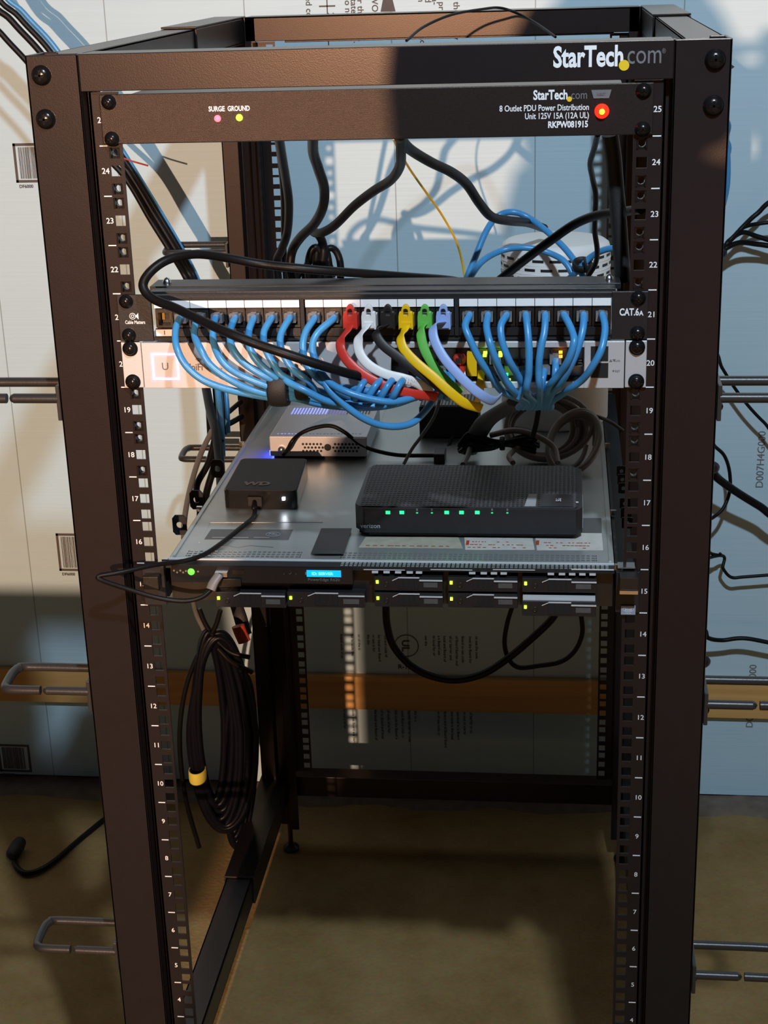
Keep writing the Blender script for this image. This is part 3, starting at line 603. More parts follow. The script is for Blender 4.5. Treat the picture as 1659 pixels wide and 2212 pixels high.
# chassis body sits under the lid; perforated lid front row
lid = MB(); ly0, ly1 = .0135, .72
hx0, hx1 = -.217, .217
rows = [(.0215, .0250), (.0275, .0310), (.0335, .0370)]
lid.box(hx0, hx1, rows[2][1], ly1, sz1-.0015, sz1); lid.box(hx0, hx1, ly0, rows[0][0], sz1-.0015, sz1)
for a in range(2): lid.box(hx0, hx1, rows[a][1], rows[a+1][0], sz1-.0015, sz1)
def strip(x0, x1, n, y0, y1):
    p = (x1-x0)/n
    for k in range(n+1): lid.box(x0+p*k-p*.16, x0+p*k+p*.16, y0, y1, sz1-.0015, sz1)
for r in rows:
    lid.box(hx0, -.2015, r[0], r[1], sz1-.0015, sz1); strip(-.2015, -.0885, 23, *r); lid.box(-.0885, -.047, r[0], r[1], sz1-.0015, sz1); strip(-.047, .200, 50, *r); lid.box(.200, hx1, r[0], r[1], sz1-.0015, sz1)
lid = lid.build('lid', 'steel', sv)
MB().box(hx0, hx1, ly0-.0008, ly0+.0016, sz1-.0006, sz1+.0009).build('edge_fold', 'edge', lid)
for x, y0, y1 in ((-.2135, .02, .70), (.2135, .02, .70)): MB().box(x-.0012, x+.0012, y0, y1, sz1, sz1+.0015).build('side_fold', 'steel', lid)
for P in ([(-.197, .060, sz1), (-.1985, .118, sz1)], [(-.1985, .118, sz1), (-.080, .122, sz1)], [(-.060, .34, sz1), (-.060, .70, sz1)]): MB().tube(P, .0004, 6, 1).build('pressed_line', 'gatem', lid)
MB().box(hx0+.001, hx1-.001, .012, ly1, sz0, sz1-.0030).build('chassis', 'darkm', sv)
# sloping perforated brow between lid and bays
MB().add([(hx0, 0, sz1-.0006), (hx1, 0, sz1-.0006), (hx1, .0135, sz1-.0004), (hx0, .0135, sz1-.0004), (hx0, 0, sz1-.004), (hx1, 0, sz1-.004), (hx1, .0135, sz1-.004), (hx0, .0135, sz1-.004)], [(0, 1, 2, 3), (4, 7, 6, 5), (0, 4, 5, 1), (2, 6, 7, 3), (0, 3, 7, 4), (1, 5, 6, 2)]).build('brow', 'matte', sv)
b = MB()
for k in range(60):
    x = -.045+k*.0043
    for y in (.003, .007, .0105): b.box(x, x+.0028, y-.0010, y+.0010, sz1-.0004, sz1-.0001)
b.build('brow_perforation', 'steel', sv)
# lid stickers
def decal(name, pxs, m, parent=lid, z=sz1+.0002):
    P = [atz(a, c_, z) for a, c_ in pxs]; n = len(P)
    return MB().add(P+[p-Vector((0, 0, .0003)) for p in P], [tuple(range(n))]+[tuple(range(n, 2*n))[::-1]]+[(i, n+i, n+(i+1) % n, (i+1) % n) for i in range(n)]).build(name, m, parent)
M['sticker'] = mat('dark_grey_sticker', (.09, .09, .09), .45, 0, .05, 300, .25, 400); M['map'] = mat('service_label_paper', (.40, .38, .30), .6, 0, .05, 200, .25, 90)
decal('sticker', [(441, 1165), (456, 1143), (633, 1144), (623, 1166)], 'sticker')
p = atz(590, 1154, sz1+.0006); b = MB().text('Nlx', .006, p, (1, 0, 0), (0, 1, 0), bold=.02)
b.tube([(p.x+math.cos(a)*.0075, p.y+math.sin(a)*.0055, p.z) for a in [2*PI*k/18 for k in range(19)]], .0003, 4, 1)
for k in range(3):
    q = atz(475+k*45, 1161, sz1+.0006); b.box(q.x-.008, q.x+.008, q.y-.0006, q.y+.0006, q.z, q.z+.0001)
b.build('sticker_print', 'lgink', lid)
b = MB(); pts = [atz(a, c_, sz1+.0003) for a, c_ in ((470, 1182), (495, 1179), (512, 1183), (540, 1178), (590, 1182))]; b.tube(pts, .0003, 4, 1)
b.build('etched_line', 'gink', lid)
lt = decal('latch', [(671, 1196), (694, 1141), (760, 1141), (742, 1197)], 'black', lid, sz1+.0025)
decal('latch_recess', [(680, 1196), (688, 1189), (728, 1189), (738, 1196)], 'gloss', lid, sz1+.0032)
b = MB()
pA, pB, pC, pD = [atz(a, c_, sz1+.0002) for a, c_ in ((815, 1185), (800, 1120), (1300, 1118), (1312, 1188))]
decal('service_label', [(775, 1182), (790, 1160), (990, 1160), (1000, 1184)], 'map')
decal('service_label', [(1005, 1187), (1003, 1160), (1150, 1160), (1155, 1187)], 'slabel')
decal('service_label', [(1160, 1188), (1155, 1150), (1300, 1152), (1303, 1188)], 'slabel')
decal('service_label', [(1245, 1151), (1243, 1119), (1299, 1119), (1300, 1151)], 'sticker')
b = MB()
for (x0, x1, y) in ((1010, 1140, 1182), (1165, 1290, 1183), (1020, 1100, 1170), (1175, 1280, 1172), (790, 980, 1178), (1015, 1135, 1176), (1180, 1285, 1178)):
    q0, q1 = atz(x0, y, sz1+.0005), atz(x1, y, sz1+.0005); n = 12
    for k in range(n):
        if random.random() < .75: xa_ = q0.x+(q1.x-q0.x)*k/n; b.box(xa_, xa_+(q1.x-q0.x)/n*random.uniform(.4, .95), q0.y-.0006, q0.y+.0006, q0.z, q0.z+.0001)
for px in (1007, 1158): q = atz(px, 1172, sz1+.0005); b.box(q.x, q.x+.003, q.y-.006, q.y+.006, q.z, q.z+.0001)
b.build('label_print', 'strap', lid)
# front face: control panel
FY = 0.0
def fpx(px, py, y=FY): return at(px, py, y)
cp0, cp1 = fpx(372, 1240).x, fpx(762, 1240).x
b = MB().box(cp0, cp1, -.001, .012, .6475, sz1-.001).build('control_panel', 'gloss', sv, .0006)
q = fpx(700, 1238, -.001); part(MB().box(fpx(663, 1238).x, fpx(737, 1238).x, -.0018, -.0010, fpx(700, 1245).z, fpx(700, 1231).z).build('display', 'e_lcd', b), 'bright blue lit display')
MB().text('ID: SERVER', .0040, (fpx(697, 1238).x, -.0020, fpx(700, 1238).z), bold=.02, sx=1.1).build('display_text', 'e_lcdt', b)
MB().text('PowerEdge R620', .0043, (fpx(700, 1251).x, -.0013, fpx(700, 1251).z), bold=.01, sx=1.05).text('‹   ✓   ›', .004, (fpx(627, 1238).x, -.0013, fpx(627, 1238).z)).box(fpx(597, 1).x, fpx(602, 1).x, -.0013, -.001, fpx(600, 1240).z, fpx(600, 1234).z).build('printed_text', 'gink', b)
part(MB().lathe(fpx(413, 1235, -.001), (0, -1, 0), [(.0034, 0), (.0030, .0012), (.0008, .0018)], 16).build('power_button', 'e_green', b), 'glowing green power button')
bb = MB()
for px, py in ((376, 1232), (383, 1236), (390, 1232), (396, 1236), (402, 1233), (428, 1234)): c = fpx(px, py, -.001); bb.cyl(c, (0, -1, 0), .0010, .0008, 8)
bb.build('status_holes', 'bright', b)
c = fpx(515, 1236, -.001); MB().box(c.x-.006, c.x+.006, -.0016, -.001, c.z-.0022, c.z+.0022).build('usb_port', 'darkm', b)
c = fpx(412, 1254, -.001); MB().box(fpx(365, 1).x, fpx(440, 1).x, -.004, -.001, fpx(400, 1262).z, fpx(400, 1246).z).build('pull_tab', 'darkm', b, .0006)
# drive bays
def bay(px0, px1, py0, py1, bright=.0, yoff=0, led='e_green2'):
    x0, x1 = fpx(px0, 1).x, fpx(px1, 1).x; xm = (px0+px1)/2
    za, zb = fpx(xm, py1).z, fpx(xm, py0).z; y = FY-.001+yoff; Wd = x1-x0; Hd = zb-za
    b = MB().box(x0+.0004, x1-.0004, y, .011, za+.0004, zb-.0010)
    o = b.build('drive_carrier', 'black', sv, .0004)
    e = MB()
    e.box(x0+Wd*.36, x0+Wd*.66, y-.0008, y+.0004, zb-.0022, zb-.0012); e.box(x0+Wd*.66, x1-.0006, y-.0014, y+.0004, zb-.0048, zb-.0038)
    e.add([(x0+Wd*.27, y-.001, zb-.0052), (x0+Wd*.36, y-.001, zb-.0022), (x0+Wd*.36, y-.001, zb-.0012), (x0+Wd*.27, y-.001, zb-.0042)], [(0, 1, 2, 3)])
    e.build('lever_edge', 'edge', o)
    g = MB()
    for k in range(4): g.box(x0+Wd*(.36+.077*k), x0+Wd*(.36+.077*k)+Wd*.062, y-.0006, y+.0002, za+.0025, zb-.0028)
    g.build('grille', 'matte', o)
    MB().lathe((x0+Wd*.18, y, (za+zb)/2-.001), (0, -1, 0), [(.0026, 0), (.0026, .0006), (.0020, .0007), (.0018, .0002)], 14).build('release_button', 'darkm', o)
    MB().box(x0+Wd*.72, x0+Wd*.92, y-.0006, y+.0002, za+.0045, za+.0095).build('drive_label', 'sticker', o)
    MB().box(x0+Wd*.035, x0+Wd*.035+.0024, y-.0010, y, (za+zb)/2+.0000, (za+zb)/2+.0030).build('led', led, o)
    return o
bay(372, 546, 1276, 1311); bay(549, 742, 1276, 1311)
for (a, c_) in ((764, 934), (945, 1118), (1127, 1312)):
    s_ = (c_-764)/550*6
    bay(a, c_, 1241+s_, 1274+s_)
    if a < 1100: bay(a, c_, 1276+s_, 1309+s_)
dc = bay(1127, 1312, 1292, 1326, yoff=-.006)
b = MB().box(fpx(1130, 1).x, fpx(1308, 1).x, -.004, .004, fpx(1220, 1300).z, fpx(1220, 1288).z).build('lever_plate', 'edge', sv)
b = MB()
for px in (810, 835, 860, 885, 905, 1020, 1045, 1067, 1088, 1190, 1214, 1236, 1258, 1280): q = fpx(px, 1236+(px-764)/550*6, -.002); b.box(q.x-.0030, q.x+.0030, -.0022, .001, q.z-.0008, q.z+.0008)
for px in (830, 1110, 1280, 975): q = fpx(px, 1231, -.0005); b.box(q.x-.020, q.x+.020, -.0008, .001, q.z-.0003, q.z+.0003)
b.build('vent_ribs', 'edge', sv)
# ears with latches
for sx in (-1, 1):
    a, c_ = sorted((sx*.2405, sx*.2185)); MB().box(a, c_, -.003, .002, sz0, sz1-.001).build('mounting_ear', 'black', sv, .0006)
q = fpx(1357, 1244); MB().box(q.x-.0085, q.x+.0085, -.020, -.003, q.z+.004, q.z+.0065).box(q.x-.0085, q.x+.0085, -.021, -.019, q.z-.006, q.z+.0065).build('ear_latch', 'darkm', sv, .0005)
MB().box(q.x-.0085, q.x+.0085, -.0215, -.019, q.z-.010, q.z-.0065).build('latch_edge', 'bright', sv)
MB().box(q.x-.010, q.x+.006, -.004, .01, q.z+.009, q.z+.0100).build('latch_edge', 'bright', sv)
q = fpx(386, 1262); MB().box(-.2375, -.222, -.014, -.003, fpx(330, 1262).z, fpx(330, 1235).z).build('ear_latch', 'darkm', sv, .0006)
q = at(1357, 1318, -.0045); o = MB().box(q.x-.0068, q.x+.0068, -.0050, -.0030, q.z-.0045, q.z+.0045).box(q.x-.0068, q.x+.0068, -.0035, .0, q.z-.0045, q.z+.0045).build('badge', mat('blue_grey_badge', (.30, .36, .46), .4, 0, 0, 1, .1, 300), sv)
b = MB().text('intel', .0038, (q.x, -.0053, q.z+.0008), bold=.01); b.tube([(q.x+math.cos(a)*.0052, -.0052, q.z+.0008+math.sin(a)*.0024) for a in [2*PI*k/16 for k in range(17)]], .0002, 4, 1); b.text('XEON', .0020, (q.x, -.0053, q.z-.003)); b.build('badge_print', 'wink', o)
# slide rails
for sx in (-1, 1):
    b = MB(); a, c_ = sorted((sx*.2185, sx*.2215)); b.box(a, c_, .01, .76, sz0+.004, sz1-.006)
    a, c_ = sorted((sx*.2215, sx*.240)); b.box(a, c_, .004, .76, sz0+.003, sz0+.005)
    rl = b.build('slide_rail', 'darkm' if sx < 0 else 'matte', sv)
    for y in ((.12, .20, .31) if sx < 0 else (.14, .17, .20, .25, .28, .31)):
        q = MB(); cx = sx*(.232 if sx < 0 else .234); hw = .0075 if sx < 0 else .0055; r = .0036 if sx < 0 else .0022; N = 16; yy0 = y; hz = .011 if sx < 0 else .006; zc_ = sz1-.004
        for k in range(N):
            a0, a1 = 2*PI*k/N, 2*PI*(k+1)/N
            def sq(a): c2, s2 = math.cos(a), math.sin(a); m_ = 1/max(abs(c2)/hw, abs(s2)/hz); return (c2*m_, s2*m_)
            P = [(cx+p[0], yy, zc_+p[1]) for yy in (yy0, yy0+.002) for p in ((math.cos(a0)*r, math.sin(a0)*r), sq(a0), sq(a1), (math.cos(a1)*r, math.sin(a1)*r))]
            q.add(P, [(0, 1, 2, 3), (4, 7, 6, 5), (1, 5, 6, 2), (0, 3, 7, 4)])
        q.build('rail_bracket', 'matte', rl)
    for y in (.012, .165, .40):
        MB().box(sx*.2205-.003, sx*.2205+.003, y-.002, y+.002, sz1-.004, sz1+.001).build('slide_catch', 'bright', rl)

# ------------------------------------------------------------------ things on the server lid
# silver gateway
gz = sz1; gh = .028
gw = empty('gateway_box', (-.117, .40, gz), 'small silver gateway box with blue-lit vent slots', 'network gateway')
gx0, gx1, gy0, gy1 = -.1735, -.0585, .333, .468
MB().box(gx0, gx1, gy0+.0015, gy1, gz+.004, gz+gh).build('housing', 'gatem', gw, .0012)
MB().box(gx0+.004, gx1-.004, gy0+.006, gy1-.004, gz, gz+.0040).build('base', 'matte', gw)
fp = MB().box(gx0+.001, gx1-.001, gy0, gy0+.0016, gz+.0045, gz+gh-.0012).build('rear_panel', 'gatem', gw, .0003)
b = MB()
for r_ in range(3):
    for k in range(16):
        px_ = gx0+.040+k*.0042+(.0021 if r_ % 2 else 0)
        if gx0+.064 < px_ < gx0+.074: continue
        b.cyl((px_, gy0+.0001, gz+.011+r_*.0042), (0, -1, 0), .0015, .0004, 8)
b.build('vent_holes', 'matte', fp)
MB().cyl((gx0+.069, gy0, gz+.0155), (0, -1, 0), .0042, .0005, 16).build('power_jack', 'matte', fp)
MB().lathe((gx0+.0145, gy0, gz+.013), (0, -1, 0), [(.0042, 0), (.0042, .003), (.003, .0045), (.0002, .005)], 16).build('ground_screw', 'bright', fp)
for k in range(26):
    x = gx0+.010+k*.0038; lit = k < 12; mid = 12 <= k < 18
    MB().add([(x, gy1-.040, gz+gh+.0001), (x+.0019, gy1-.040, gz+gh+.0001), (x+.0019, gy1-.013, gz+gh+.0001), (x, gy1-.013, gz+gh+.0001)], [(0, 1, 2, 3)]).build('vent_slot', 'e_vent' if lit else 'e_vent2' if mid else 'gink', gw)
for k in range(24):
    x = gx0+.008+k*.0042; MB().box(x, x+(.0026 if k % 2 else .0016), gy0+.012, gy0+.0138, gz+gh-.0002, gz+gh+.0001).build('lower_slot', 'e_vent' if k < 7 else 'gink', gw)
part(MB().box(gx0-.0006, gx0+.001, gy0+.004, gy0+.03, gz+.004, gz+.010).build('side_light', 'e_blue', gw), 'blue status light on the left flank')
# portable drive
hd = empty('portable_hard_drive', (-.155, .22, sz1), 'glossy black portable hard drive with white light on the server lid', 'hard drive')
hA, hB, hC, hD = (-.1925, .163), (-.1125, .160), (-.119, .275), (-.195, .274)
def rounded(pts, r, n=4):
    out = []; m_ = len(pts)
    for i in range(m_):
        p = Vector(pts[i]); a = (Vector(pts[i-1])-p).normalized(); b_ = (Vector(pts[(i+1) % m_])-p).normalized()
        for k in range(n+1):
            t = k/n; p0, p2 = p+a*r, p+b_*r; out.append(tuple((1-t)**2*p0+2*t*(1-t)*p+t*t*p2))
    return out
MB().prism(rounded([hA, hB, hC, hD], .006), (0, 0, sz1+.0005), (1, 0, 0), (0, 1, 0), (0, 0, .0195)).build('case', 'gloss', hd, .0015)
MB().prism(rounded([(a+ (.0012 if a < -.15 else -.0012), c_+(.0012 if c_ < .2 else -.0012)) for a, c_ in (hA, hB, hC, hD)], .006), (0, 0, sz1+.0200), (1, 0, 0), (0, 1, 0), (0, 0, .0008)).build('top_plate', 'matte', hd, .0003)
q = atz(555, 1045, sz1+.0211); b = MB().text('WD', .016, q, (1, 0, 0), (0, 1, 0), bold=.05); b.build('logo', 'gink', hd)
MB().box(-.1285, -.1255, .1588, .1605, sz1+.0110, sz1+.0140).build('led', 'e_white', hd)
MB().box(-.166, -.150, .157, .1625, sz1+.004, sz1+.015).build('cable_plug', 'matte', hd, .001)
# black router
ro = empty('router', (.07, .15, sz1), 'black router with a row of green lights and ribbed top', 'router')
rz0, rz1 = sz1+.001, sz1+.0335
M['ribs'] = mat('ribbed_black_plastic', (.022, .022, .023), .5, 0, 0)
def ribs(m):
    nt = m.node_tree; b = nt.nodes['Principled BSDF']; tc = nt.nodes.new('ShaderNodeTexCoord'); L = nt.links.new
    s = nt.nodes.new('ShaderNodeSeparateXYZ'); L(tc.outputs['Object'], s.inputs[0])
    def wave(out, f):
        a = nt.nodes.new('ShaderNodeMath'); a.operation = 'MULTIPLY'; a.inputs[1].default_value = f; L(out, a.inputs[0]); c = nt.nodes.new('ShaderNodeMath'); c.operation = 'SINE'; L(a.outputs[0], c.inputs[0]); return c.outputs[0]
    a = wave(s.outputs['X'], 2*PI/.0042); c = wave(s.outputs['Y'], 2*PI/.0058); mx = nt.nodes.new('ShaderNodeMath'); mx.operation = 'MINIMUM'; L(a, mx.inputs[0]); L(c, mx.inputs[1])
    g = nt.nodes.new('ShaderNodeMath'); g.operation = 'GREATER_THAN'; g.inputs[1].default_value = -.1; L(mx.outputs[0], g.inputs[0])
    c2 = nt.nodes.new('ShaderNodeMix'); c2.data_type = 'RGBA'; c2.inputs['A'].default_value = (.065, .062, .062, 1); c2.inputs['B'].default_value = (.008, .008, .008, 1); L(g.outputs[0], c2.inputs['Factor']); L(c2.outputs['Result'], b.inputs['Base Color'])
    bp = nt.nodes.new('ShaderNodeBump'); bp.invert = True; bp.inputs['Strength'].default_value = .5; bp.inputs['Distance'].default_value = .001; L(mx.outputs[0], bp.inputs['Height']); L(bp.outputs[0], b.inputs['Normal'])
ribs(M['ribs'])
rx0, rx1 = -.0405, .1855
body = [(rx0, .090), (rx0+.010, .0765), (rx1-.004, .0765), (rx1+.002, .084), (rx1+.002, .205), (rx1-.008, .216), (rx0+.004, .216), (rx0, .205)]
MB().prism(body, (0, 0, rz0+.0055), (1, 0, 0), (0, 1, 0), (0, 0, rz1-rz0-.0065)).build('case', 'black', ro, .0010)
MB().prism([(rx0+.003, .092), (rx0+.014, .084), (rx1-.006, .084), (rx1-.004, .09), (rx1-.004, .20), (rx0+.005, .205)], (0, 0, rz0), (1, 0, 0), (0, 1, 0), (0, 0, .007)).build('base', 'matte', ro)
MB().prism([(rx0+.0055, .0805), (rx1-.006, .0805), (rx1-.003, .086), (rx1-.003, .204), (rx1-.010, .2135), (rx0+.007, .2135), (rx0+.003, .2035)], (0, 0, rz1-.0012), (1, 0, 0), (0, 1, 0), (0, 0, .0013)).build('ribbed_top', 'ribs', ro, .0004)
MB().box(rx1+.0019, rx1+.0024, .086, .204, rz0+.009, rz1-.003).build('side_panel', 'lgink', ro)
FYR = .0762
for px, on in ((838, 1), (868, 1), (901, 0), (933, 0), (965, 1), (997, 1), (1031, 1), (1063, 0), (1096, 0)):
    p = at(px, 1107, FYR)
    if on: MB().box(p.x-.0022, p.x+.0022, FYR-.0008, FYR+.0003, p.z-.0015, p.z+.0015).build('led', 'e_teal', ro)
    else:
        MB().box(p.x-.0010, p.x+.0010, FYR-.0006, FYR+.0003, p.z-.0011, p.z+.0003).build('led', 'e_dim', ro)
        MB().box(p.x-.0008, p.x+.0008, FYR-.0004, FYR+.0003, p.z+.0018, p.z+.0040).build('led_icon', 'gink', ro)
MB().text('verizon', .0068, at(800, 1136, FYR-.0003), bold=.01, sx=1.0).build('brand_name', 'lgink', ro)
def dec2(name, pxs, m, z, parent):
    P = [atz(a, c_, z) for a, c_ in pxs]; n = len(P)
    return MB().add(P+[p-Vector((0, 0, .0004)) for p in P], [tuple(range(n))]+[(i, n+i, n+(i+1) % n, (i+1) % n) for i in range(n)]).build(name, m, parent)
zt = rz1+.0006
dec2('grey_sticker', [(1133, 1093), (1142, 1067), (1160, 1067), (1157, 1093)], 'lgink', zt, ro)
dec2('info_sticker', [(1166, 1094), (1168, 1067), (1235, 1068), (1236, 1094)], 'gloss', zt, ro)
q = atz(1207, 1080, zt+.0003); MB().text('5G', .0075, q, (0, 1, 0), (-1, 0, 0), bold=.02).box(q.x+.017, q.x+.0195, q.y-.007, q.y-.0045, zt, zt+.0003).build('sticker_print', 'wink', ro)
# power adapter
ad = empty('power_adapter', (.03, .45, sz1), 'large black power adapter block behind the router', 'power adapter')
MB().box(-.005, .0665, .418, .475, sz1+.0005, sz1+.041).build('case', 'matte', ad, .003)
b = MB()
for k in range(16): b.box(-.002+k*.0042, -.002+k*.0042+.0026, .421, .472, sz1+.0408, sz1+.0418)
b.build('ribbed_top', 'lgink', ad)
MB().tube(path((985, 930, .41), (975, 950, .40), (968, 972, .385), (990, 985, .37), (1020, 985, .36)), .002).build('lead', 'rubber', ad)
bx_ = tag(MB().box(at(938, 980, .33).x, at(962, 980, .33).x, .320, .345, sz1, sz1+.012).build('inline_connector', 'black', None, .001, loc=(.01, .33, sz1)), 'small black inline connector at the top edge of the router', 'connector')
# white vented mesh device
wd_ = empty('wireless_hub', (.157, .51, sz1), 'tall white cylindrical hub with rows of dark vent slots', 'wireless hub')
R_, HH = .066, .224
prof = [(R_-.004, 0), (R_, .004), (R_, HH-.010), (R_-.002, HH-.004), (R_-.007, HH-.0005), (R_-.012, HH), (.001, HH)]
MB().lathe((.157, .51, sz1+.0005), (0, 0, 1), prof, 64).build('shell', 'white', wd_)
for r_ in range(9):
    z = sz1+HH-.0150-r_*.0107
    b = MB()
    for k in range(20):
        a0 = 2*PI*(k+(.5 if r_ % 2 else 0))/20; n = 5; hw = .105
        P = []
        for j in range(n+1):
            a = a0-hw+2*hw*j/n; c_, s_ = math.cos(a)*(R_+.0003), math.sin(a)*(R_+.0003); P += [(.157+c_, .51+s_, z-.0016), (.157+c_, .51+s_, z+.0016)]
        b.add(P, [(2*j, 2*j+2, 2*j+3, 2*j+1) for j in range(n)])
    b.build('vent_row', 'matte', wd_)
    MB().lathe((.157, .51, z-.0053), (0, 0, 1), [(R_+.0001, -.0003), (R_+.0005, 0), (R_+.0001, .0003)], 64).build('groove_ring', 'label', wd_)

# ------------------------------------------------------------------ beige coil and black cable bundle
def coil(c, ru, rv, u, v, r, turns, jit, seedv, close=40):
    random.seed(seedv); P = []; N = turns*18; w3 = Vector(u).cross(Vector(v)).normalized()
    ph = [random.uniform(-1, 1) for _ in range(turns+2)]
    for k in range(N+1):
        a = 2*PI*k/18; t = k/18; i = int(t); f = t-i; s = ph[i]*(1-f)+ph[i+1]*f
        P.append(Vector(c)+Vector(u)*math.cos(a)*(ru*(1+jit*s))+Vector(v)*math.sin(a)*(rv*(1+jit*.8*s))+w3*(s*r*3+(i-turns/2)*r*.6)+Vector(u)*s*jit*ru*.4)
    return P
c = at(1178, 925, .34); bc = empty('beige_cable_coil', c, 'loosely wound coil of beige cable behind the router', 'coiled cable')
MB().tube(coil(c, .044, .036, (1, 0, 0), (0, .55, .83), .0030, 8, .22, 3), .0030, 8, 2).build('coil', 'beige', bc)
c2 = at(1235, 960, .31); MB().tube(coil(c2, .024, .036, (1, .1, 0), (.15, .75, .65), .0030, 6, .24, 5), .0030, 8, 2).build('coil', 'beige', bc)
MB().tube(path((1060, 940, .30), (1110, 930, .29), (1155, 940, .285), (1195, 965, .28), (1205, 1000, .26)), .0034).build('lead', 'beige', bc)
part(MB().tube(path((1168, 848, .285), (1164, 880, .28), (1158, 915, .275), (1150, 945, .27)), .003, 10, 8, r2=.0012, wdir=(1, 0, 0)).build('tie', 'matte', bc), 'black hook tie')
bb = empty('tied_black_cord', at(1080, 960, .30), 'bunched black power cord tied in a bow behind the router', 'coiled cable')
random.seed(11)
b = MB()
for k in range(13):
    o1, o2 = random.uniform(-20, 20), random.uniform(-18, 18); d = random.uniform(-.008, .008)
    b.tube(path((990+abs(o2), 972+o1*.6, .30+d), (1015, 955+o1, .295+d), (1060, 960+o1*.5, .29+d), (1085, 958+o1*.2, .288), (1110, 955+o2*.5, .288+d), (1145, 955+o2*1.1, .29+d), (1165-abs(o1)*.5, 960+o2, .293+d)), .0022, 7, 5)
b.build('strands', 'rubber', bb)
MB().tube([at(1085, 958, .288)+Vector((0, math.cos(a)*.007, math.sin(a)*.007)) for a in [2*PI*k/10 for k in range(11)]], .003, 8, 2, r2=.001, wdir=(1, 0, 0)).build('tie', 'matte', bb)
cable('gateway_power_cable', path((612, 982, .322), (622, 970, .318), (632, 952, .316), (650, 936, .325), (680, 924, .33), (715, 920, .335), (745, 934, .335), (775, 958, .335), (810, 973, .335), (860, 983, .333), (915, 984, .333), (945, 984, .333)), .0024, 'rubber', 'thin black cable arching from the silver gateway to the inline connector')
cable('grey_network_cable', path((950, 862, .30), (938, 900, .31), (912, 940, .31), (890, 970, .31), (872, 1003, .30)), .0020, 'grey', 'thin grey cable running down beside the black power adapter')
cable('grey_network_cable', path((1000, 1004, .225), (1010, 985, .26), (1015, 970, .28)), .003, 'grey', 'stub of grey cable at the back edge of the router')
cable('beige_network_cable', path((1108, 1000, .24), (1100, 985, .26), (1120, 965, .29)), .003, 'beige', 'stub of beige cable rising from the middle of the router back')
dark = tag(MB().tube(path((1120, 868, .08), (1080, 890, .16), (1050, 910, .24), (1030, 940, .30), (1010, 975, .34)), .012, 12, 6, r2=.005, wdir=(1, 0, 0)).build('cable_sleeve', 'sleeve', None, loc=at(1080, 890, .16)), 'broad grey sleeve of cables sloping back from below the switch', 'cable sleeve')
cable('black_lead', path((1262, 897, .40), (1290, 900, .40), (1320, 912, .42), (1345, 930, .44)), .0022, 'rubber', 'thin black lead crossing the white hub low at the right rail')
# usb cable of the hard drive
zc_ = sz1+.0028
P = [Vector((-.158, .158, sz1+.010)), Vector((-.158, .150, sz1+.006))]+[atz(a, c_, zc_) for a, c_ in ((551, 1104), (545, 1120), (515, 1144), (480, 1172), (448, 1194), (420, 1206))]+path((385, 1214, -.002), (330, 1221, -.022), (262, 1236, -.040), (214, 1244, -.046), (222, 1254, -.046), (275, 1272, -.040), (340, 1291, -.034), (395, 1298, -.03), (435, 1290, -.026), (458, 1272, -.020))
cable('usb_cable', P, .0024, 'rubber', 'black cable from the portable drive bending past the left post to the server front')
t = empty('usb_plug', at(462, 1252, -.015), 'grey plug pushed into the front of the server below the green button', 'plug')
MB().tube(path((455, 1274, -.022), (462, 1258, -.018), (473, 1242, -.012)), .0050, 12, 5, r2=.0035, wdir=(1, 0, .3)).build('grip', 'grey', t); c = at(480, 1237, -.006); MB().box(c.x-.006, c.x+.006, -.012, .0, c.z-.0022, c.z+.0022).build('shell', 'bright', t)

# ------------------------------------------------------------------ large black cables in front
cable('thick_black_cable', path((1010, 612, .16), (960, 604, .13), (880, 598, .10), (800, 592, .08), (720, 586, .06), (640, 579, .05), (560, 570, .05), (490, 557, .04), (425, 549, .02), (365, 560, 0), (325, 587, -.012), (309, 618, -.018), (330, 645, -.024), (380, 666, -.034), (440, 695, -.052), (500, 722, -.066), (560, 745, -.070), (620, 765, -.072), (690, 788, -.066), (750, 806, -.054), (800, 818, -.034), (850, 826, -.012)), .0043, 'rubber', 'thick black cable looping left around the patch panel and diagonally across the blue cables')
cable('black_cable', path((1385, 452, .05), (1340, 458, .09), (1290, 465, .12), (1240, 485, .14), (1185, 523, .15), (1130, 564, .16), (1078, 606, .17)), .0045, 'rubber', 'black cord running from the right rail down left in front of the white hub')
cable('hanging_power_cable', path((866, 292, .06), (866, 330, .10), (864, 358, .15), (845, 388, .20), (805, 414, .24), (765, 445, .27), (725, 485, .30), (697, 502, .32), (680, 503, .34), (676, 498, .36), (688, 507, .37), (697, 525, .38), (699, 550, .38), (690, 600, .38)), .0050, 'rubber', 'black power cord hanging in an S from the middle of the top panel', 'power cord')
cable('hanging_power_cable', path((676, 292, .06), (677, 330, .12), (688, 365, .16), (700, 405, .20), (698, 445, .22), (680, 482, .25), (650, 512, .28), (632, 540, .30), (627, 575, .30), (634, 612, .30)), .0052, 'rubber', 'black power cord bulging right then left below the top panel', 'power cord')
cable('hanging_power_cable', path((602, 292, .20), (608, 330, .25), (618, 390, .32), (624, 440, .36), (621, 500, .40), (608, 540, .42), (598, 565, .43), (602, 612, .43)), .0050, 'rubber', 'black cord hanging beside the rear left rail holes', 'power cord')
cable('hanging_power_cable', path((598, 292, .3), (606, 350, .34), (612, 420, .38), (613, 500, .42), (614, 560, .44), (618, 612, .44)), .0034, 'rubber', 'thinner black cord behind the cord at the rear left rail', 'power cord')
cable('hanging_power_cable', path((862, 295, .06), (885, 322, .12), (930, 350, .16), (975, 372, .20), (1008, 398, .24), (1035, 438, .28), (1062, 468, .32), (1100, 477, .36), (1140, 481, .42), (1175, 493, .48)), .0052, 'rubber', 'black power cord sloping right from the top panel to the white hub', 'power cord')
